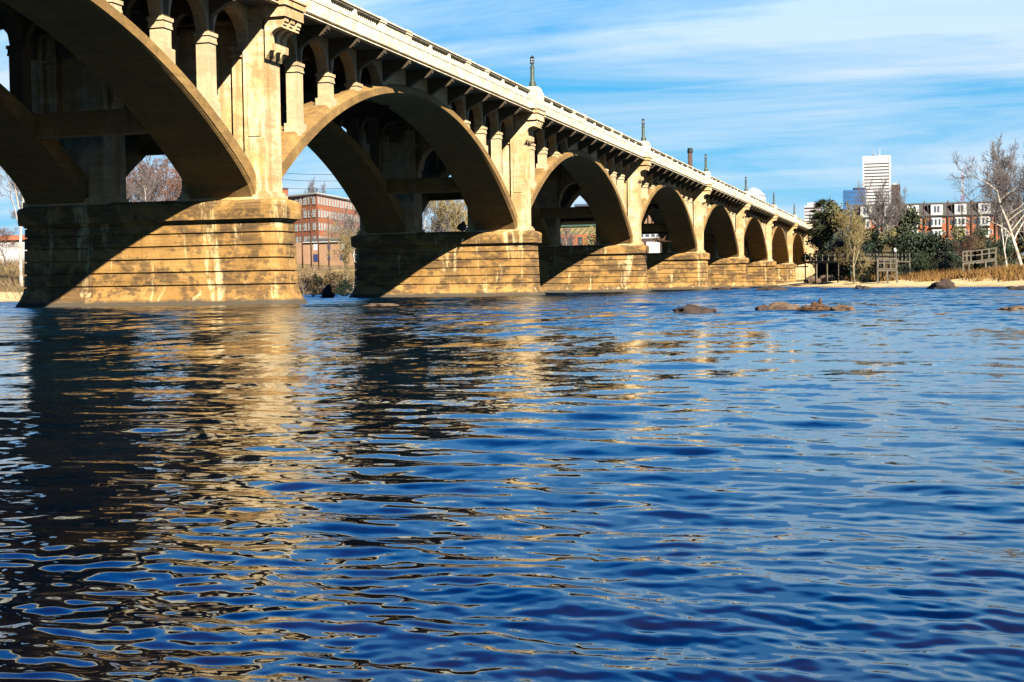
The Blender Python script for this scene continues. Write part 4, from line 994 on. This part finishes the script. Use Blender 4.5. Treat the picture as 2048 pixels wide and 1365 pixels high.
Y = 480.; a = at(1275, 466, Y); c = at(1335, 466, Y); t = empty('white_plant', (a.x, Y, 0), 'white plant building with red-brown shed front, in the opening above the fourth pier', 'building')
W = c.x - a.x; m_ = MB(); m_.box(0, W, 0, 12, at(1300, 477, Y).z, a.z); build(m_, 'upper_wall', 'white', t); m_ = MB(); m_.box(0, W, -.5, 12, 5, at(1300, 477, Y).z); build(m_, 'lower_wall', 'brick_dk', t)
m_ = MB(); m_.box(W * .3, W * .75, -.6, -.502, 5, at(1300, 484, Y).z); build(m_, 'white_door', 'white', t)
for i in range(5): m_ = MB(); m_.box(W * (.08 + i * .19), W * (.08 + i * .19) + 1.2, -.08, -.002, at(1300, 474, Y).z, at(1300, 469, Y).z); build(m_, 'window', 'slate', t)
# house with a red roof on the far left bank
Y = 205.; a = at(-60, 470, Y); c = at(42, 470, Y); W = c.x - a.x; t = empty('red_roofed_house', (a.x, Y, 0), 'low white house with a rust-red roof at the left edge, behind the sycamore', 'house')
m_ = MB(); m_.box(0, W, 0, 7, 3, at(20, 481, Y).z); build(m_, 'wall', 'white', t); zr = at(20, 481, Y).z; m_ = MB(); m_.prism([(-.4, zr), (3.5, zr + 1.0), (7.4, zr)], 'x', -.3, W + .3); build(m_, 'roof', 'brick', t, True)
# --- green road sign
Y = 372.; a = at(1643, 447, Y); c = at(1656, 455, Y); t = empty('road_sign', ((a.x + c.x) / 2, Y, gz1(a.x, Y)), 'small green road sign on a post at the bridge end', 'road sign'); w_ = (c.x - a.x) / 2; z0 = c.z - t.location.z; z1 = a.z - t.location.z
m_ = MB(); m_.box(-w_, w_, -.05, .03, z0, z1); build(m_, 'sign_panel', 'signgreen', t); m_ = MB(); m_.tube((-w_ * .6, .08, -1), (-w_ * .6, .08, z1), .05, .05, 6); m_.tube((w_ * .6, .08, -1), (w_ * .6, .08, z1), .05, .05, 6); build(m_, 'post', 'slate', t)
# ------------------------------------------------------------------ riverside timber walks
def railing(mb, p0, p1, h=1.1, n=6):
    for i in range(n + 1):
        p = p0.lerp(p1, i / n); mb.obox(p, p + Vector((0, 0, h)), .10, .10)
    for z in (h, h * .55): mb.obox(p0 + Vector((0, 0, z)), p1 + Vector((0, 0, z)), .07, .10)
def walk(name, pts, label, cat, wd=1.8, deckz=None, postsn=8, brace=False, railn=8):
    o = empty(name, (pts[0].x, pts[0].y, 0), label, cat); O = Vector((pts[0].x, pts[0].y, 0)); q = [p - O for p in pts]
    for i in range(len(q) - 1):
        dm = MB(); dm.obox(q[i], q[i + 1], wd, .10); a = q[i] + Vector((0, 0, -.18)); b_ = q[i + 1] + Vector((0, 0, -.18)); s = (b_ - a).cross(Vector((0, 0, 1))).normalized() * (wd / 2 - .1)
        dm.obox(a + s, b_ + s, .10, .24); dm.obox(a - s, b_ - s, .10, .24); build(dm, 'deck', 'wood', o)
        for sgn in (-1, 1):
            r_ = MB(); railing(r_, q[i] + s * sgn + Vector((0, 0, .05)), q[i + 1] + s * sgn + Vector((0, 0, .05)), 1.1, railn); build(r_, 'railing', 'wood', o)
        n = postsn; L = (b_ - a).length
        for k in range(n + 1):
            c_ = a.lerp(b_, k / n); 
            for sgn in (-1, 1):
                t_ = c_ + s * sgn; g_ = gz1(t_.x + O.x, t_.y + O.y) - .4
                pm = MB(); pm.obox((t_.x, t_.y, g_), t_, .18, .18, (0, 1, 0)); build(pm, 'post', 'wood', o)
        if brace:
            bm_ = MB()
            for k in range(n):
                c0 = a.lerp(b_, k / n) - s; c1 = a.lerp(b_, (k + 1) / n) - s; g0 = gz1(c0.x + O.x, c0.y + O.y)
                if k % 2 == 0: bm_.obox((c0.x, c0.y - .1, g0 + .3), c1 + Vector((0, -.1, -.1)), .08, .14)
                else: bm_.obox(c0 + Vector((0, -.1, -.1)), (c1.x, c1.y - .1, g0 + .3), .08, .14)
            build(bm_, 'brace', 'wood', o)
    return o
walk('boardwalk', [at(1622, 523, 232.), at(1740, 522, 198.), at(1806, 524, 188.)], 'long weathered timber boardwalk running from the bridge abutment along the right bank', 'boardwalk', 2.0, postsn=5, railn=9)
walk('viewing_platform', [at(1756, 538, 172.), at(1794, 538, 172.)], 'small square wooden viewing platform on braced posts above the reeds', 'platform', 2.2, postsn=2, brace=True, railn=3)
walk('raised_deck', [at(1926, 524, 168.), at(1950, 523, 168.), at(1992, 517, 168.)], 'larger raised wooden deck with a sloping rail below the sycamores', 'deck', 2.0, postsn=2, brace=True, railn=3)
p = at(1790, 497, 200.); zb_ = gz1(p.x, 200); t = empty('path_lamp', (p.x, 200, zb_), 'slim black lamp post with a white globe on the riverside path', 'lamp post'); H = p.z - zb_
m_ = MB(); m_.tube((0, 0, -.3), (0, 0, H - .6), .08, .05, 6); m_.lathe(0, 0, [(.14, -.3), (.14, .4), (.08, .5)], 8); build(m_, 'post', 'black', t); m_ = MB(); m_.smooth = True; m_.lathe(0, 0, [(.06, H - .6), (.2, H - .45), (.2, H - .2), (.08, H), (.02, H + .08)], 10); build(m_, 'globe', 'white', t)
# small trees by the lamp
tree('tan1', 1773, 500, 198, 'thin young tree left of the path lamp on the boardwalk', 'bare_tree', 'tree', GB, wide=.7)
# ------------------------------------------------------------------ rocks and driftwood
M['rock'] = plain('river_rock', (0.0089, 0.0041, 0.0019), .85, c2=(0.0165, 0.0086, 0.0041), scale=2.5)
M['rock_pale'] = plain('pale_rock', (0.0536, 0.0330, 0.0173), .85, c2=(0.0306, 0.0174, 0.0094), scale=2.5)
M['drift'] = plain('driftwood', (0.0418, 0.0175, 0.0052), .9, c2=(0.0161, 0.0070, 0.0022), scale=3)
M['wetwood'] = plain('wet_wood', (0.0073, 0.0059, 0.0049), .8, c2=(0.0147, 0.0098, 0.0073), scale=3)
def rock(px, py, lx, ly, lz, seed, mat, label, group='rocks breaking the river surface', sink=.12, name='rock'):
    p = at_ground(px, py); bm = bmesh.new(); bmesh.ops.create_icosphere(bm, subdivisions=4, radius=1)
    for v in bm.verts:
        n = v.co.copy(); k = 1 + .42 * mnoise.noise(n * 1.5 + Vector((seed, 0, 0))) + .30 * abs(mnoise.noise(n * 3.4 + Vector((0, seed, 0)))) + .14 * abs(mnoise.noise(n * 8))
        v.co = Vector((n.x * lx * k, n.y * ly * k, (n.z * k) * lz))
    me = bpy.data.meshes.new(name); bm.to_mesh(me); bm.free(); me.materials.append(M[mat]); me.polygons.foreach_set('use_smooth', [True] * len(me.polygons))
    o = bpy.data.objects.new(name, me); COL.objects.link(o); o.location = (p.x, p.y, -lz * sink); return tag(o, label, 'rock', group)
rock(1385, 626, .42, .4, .13, 1, 'rock', 'broad low brown rock in mid river, left of the driftwood pile', sink=-.05)
rock(762, 612, .62, .5, .11, 2, 'rock_pale', 'flat pale rock awash in front of the second pier')
rock(1524, 621, .17, .2, .12, 3, 'rock', 'small dark rock, leftmost of the line beside the driftwood')
rock(1562, 620, .36, .3, .17, 4, 'rock_pale', 'pale elongated rock directly left of the driftwood pile')
rock(1630, 621, .17, .2, .06, 5, 'rock_pale', 'small pale rock at the foot of the driftwood pile')
rock(1686, 621.5, .26, .25, .12, 6, 'rock_pale', 'small pale rock right of the driftwood pile')
rock(1887, 578, .92, .8, .62, 7, 'rock', 'large dark boulder at the edge of the sandy beach')
rock(1718, 578, .42, .5, .30, 8, 'rock', 'small dark rock off the beach, left one of a pair')
rock(1732, 578.5, .36, .4, .26, 9, 'rock', 'small dark rock off the beach, right one of a pair')
rock(2042, 580, .6, .5, .22, 10, 'rock', 'dark rock at the right edge of the picture off the beach')
rock(1545, 581, 1.2, .8, .36, 11, 'rock', 'dark rounded rock at the water edge below the last piers')
rock(1448, 580.5, .8, .6, .25, 12, 'rock', 'dark rock at the foot of the fifth pier')
rock(2040, 620, .35, .3, .08, 13, 'rock_pale', 'reddish rock just awash at the right edge, level with the driftwood')
rock(1648, 579.0, .22, .2, .10, 14, 'rock', 'tiny dark rock near the left end of the beach')
rock(2022, 577, .35, .4, .16, 15, 'rock', 'small dark rock between the large boulder and the right edge')
def twiggy(name, p, label, cat, mat, seed, n, L, r, flat=.6, up_=.35, sc=(1, 1, 1), lump=None):
    rn = random.Random(seed); mb = MB(); mb.smooth = True
    for i in range(n):
        a = rn.random() * 6.283; el = rn.uniform(-.05, 1) * up_ * 2; d = Vector((math.cos(a) * math.cos(el), math.sin(a) * math.cos(el) * flat, math.sin(el))); l = L * rn.uniform(.35, 1); rr = r * rn.uniform(.4, 1)
        q = Vector((rn.gauss(0, .18), rn.gauss(0, .12), rn.uniform(-.02, .1))) * L; pts = [q]
        for k in range(4): d = (d + Vector((rn.gauss(0, .22), rn.gauss(0, .22), rn.gauss(0, .18)))).normalized(); pts.append(pts[-1] + d * l / 4)
        mb.path([(x.x * sc[0], x.y * sc[1], x.z * sc[2]) for x in pts], [rr, rr * .95, rr * .8, rr * .6, rr * .3], 6)
    for (x, y, z, lx, ly, lz) in (lump or []):
        rings = []
        for i in range(7):
            t_ = math.pi * i / 6; rings.append([(x + lx * (math.sin(t_) + .02) * math.cos(2 * math.pi * j / 12) * (1 + .7 * mnoise.noise(Vector((i * 1.7, j * 2.1, seed)))), y + ly * (math.sin(t_) + .02) * math.sin(2 * math.pi * j / 12), z - lz * math.cos(t_) * (1 + .25 * mnoise.noise(Vector((j * .7, i, seed + 3))))) for j in range(12)])
        mb.loft(rings)
    o = mb.build(name, M[mat], None, p, fix=False); return tag(o, label, cat)
twiggy('driftwood', at_ground(1632, 622), 'tangled brown driftwood stump and roots stranded in mid river', 'driftwood', 'drift', 3, 170, .33, .022, sc=(1.35, 1, .6), up_=.3, lump=[(-.03, 0, .03, .36, .2, .07), (.02, 0, .10, .14, .10, .08), (.09, 0, .19, .04, .05, .09), (-.04, 0, .15, .05, .05, .06), (-.2, 0, .07, .12, .08, .05), (.2, 0, .07, .2, .05, .025)])
twiggy('driftwood_log', at_ground(1660, 621), 'thin driftwood log trailing right from the stump', 'driftwood', 'drift', 9, 6, .2, .015, lump=[(0, 0, .05, .24, .04, .025), (.2, 0, .045, .10, .04, .028)])
twiggy('snag', at_ground(654, 596), 'black waterlogged stump standing between the two nearest piers', 'stump', 'wetwood', 5, 45, .7, .07, lump=[(0, 0, .35, .42, .4, .5), (.15, 0, .75, .26, .3, .3), (.35, 0, .2, .35, .3, .25)], sc=(1, 1, .9))
twiggy('branch_debris', at_ground(688, 593), 'low black branches in the water beside the second pier', 'branches', 'wetwood', 6, 12, .9, .05, up_=.3)
twiggy('branch_debris', at_ground(625, 594), 'low black branch in the water right of the nearest pier', 'branches', 'wetwood', 8, 8, .8, .05, up_=.25)
pc = at(922, 462, 101.6)
twiggy('caught_debris', (pc.x, 101.9, 4.95), 'dark clump of flood debris caught on top of the second pier cap', 'debris', 'wetwood', 7, 70, .8, .05, up_=.9, sc=(.7, .5, .9), lump=[(0, 0, .2, .33, .25, .3), (.1, 0, .42, .15, .15, .2)])
pc = at(925, 480, 101.2)
twiggy('hanging_debris', (pc.x, 101.25, 4.3), 'dark twigs hanging over the edge of the second pier cap', 'debris', 'wetwood', 12, 14, .5, .03, up_=-.6, sc=(.4, .3, 1), lump=None)
twiggy('stick_pile', (CXM + 5.2, ypier(2) - 43, 0) if False else (at(1320, 500, 143.6).x, 144.0, 4.95), 'dark driftwood tangle lodged on the fourth pier cap', 'debris', 'drift', 17, 30, 1.1, .06, up_=.4)
# rip-rap by the abutment
rn = random.Random(31); boul = []
for i in range(3):
    bm = bmesh.new(); bmesh.ops.create_icosphere(bm, subdivisions=2, radius=1)
    for v in bm.verts: v.co *= 1 + .35 * mnoise.noise(v.co * 1.2 + Vector((i * 7, 0, 0)))
    me = bpy.data.meshes.new('boulder'); bm.to_mesh(me); bm.free(); me.materials.append(M['rock_pale']); boul.append(me)
for i in range(46):
    px = rn.uniform(1618, 1662); Yb = rn.uniform(232, 262); p = at(px, 540, Yb); z = gz1(p.x, Yb)
    o = bpy.data.objects.new('boulder', boul[i % 3]); COL.objects.link(o); s = rn.uniform(.5, 1.1); o.scale = (s, s, s * .75); o.location = (p.x, Yb, z + .1 + rn.random() * .5); o.rotation_euler = (0, 0, rn.random() * 6)
    tag(o, 'pale angular boulder in the heap of rip-rap below the bridge abutment', 'boulder', 'rip-rap boulders below the abutment')
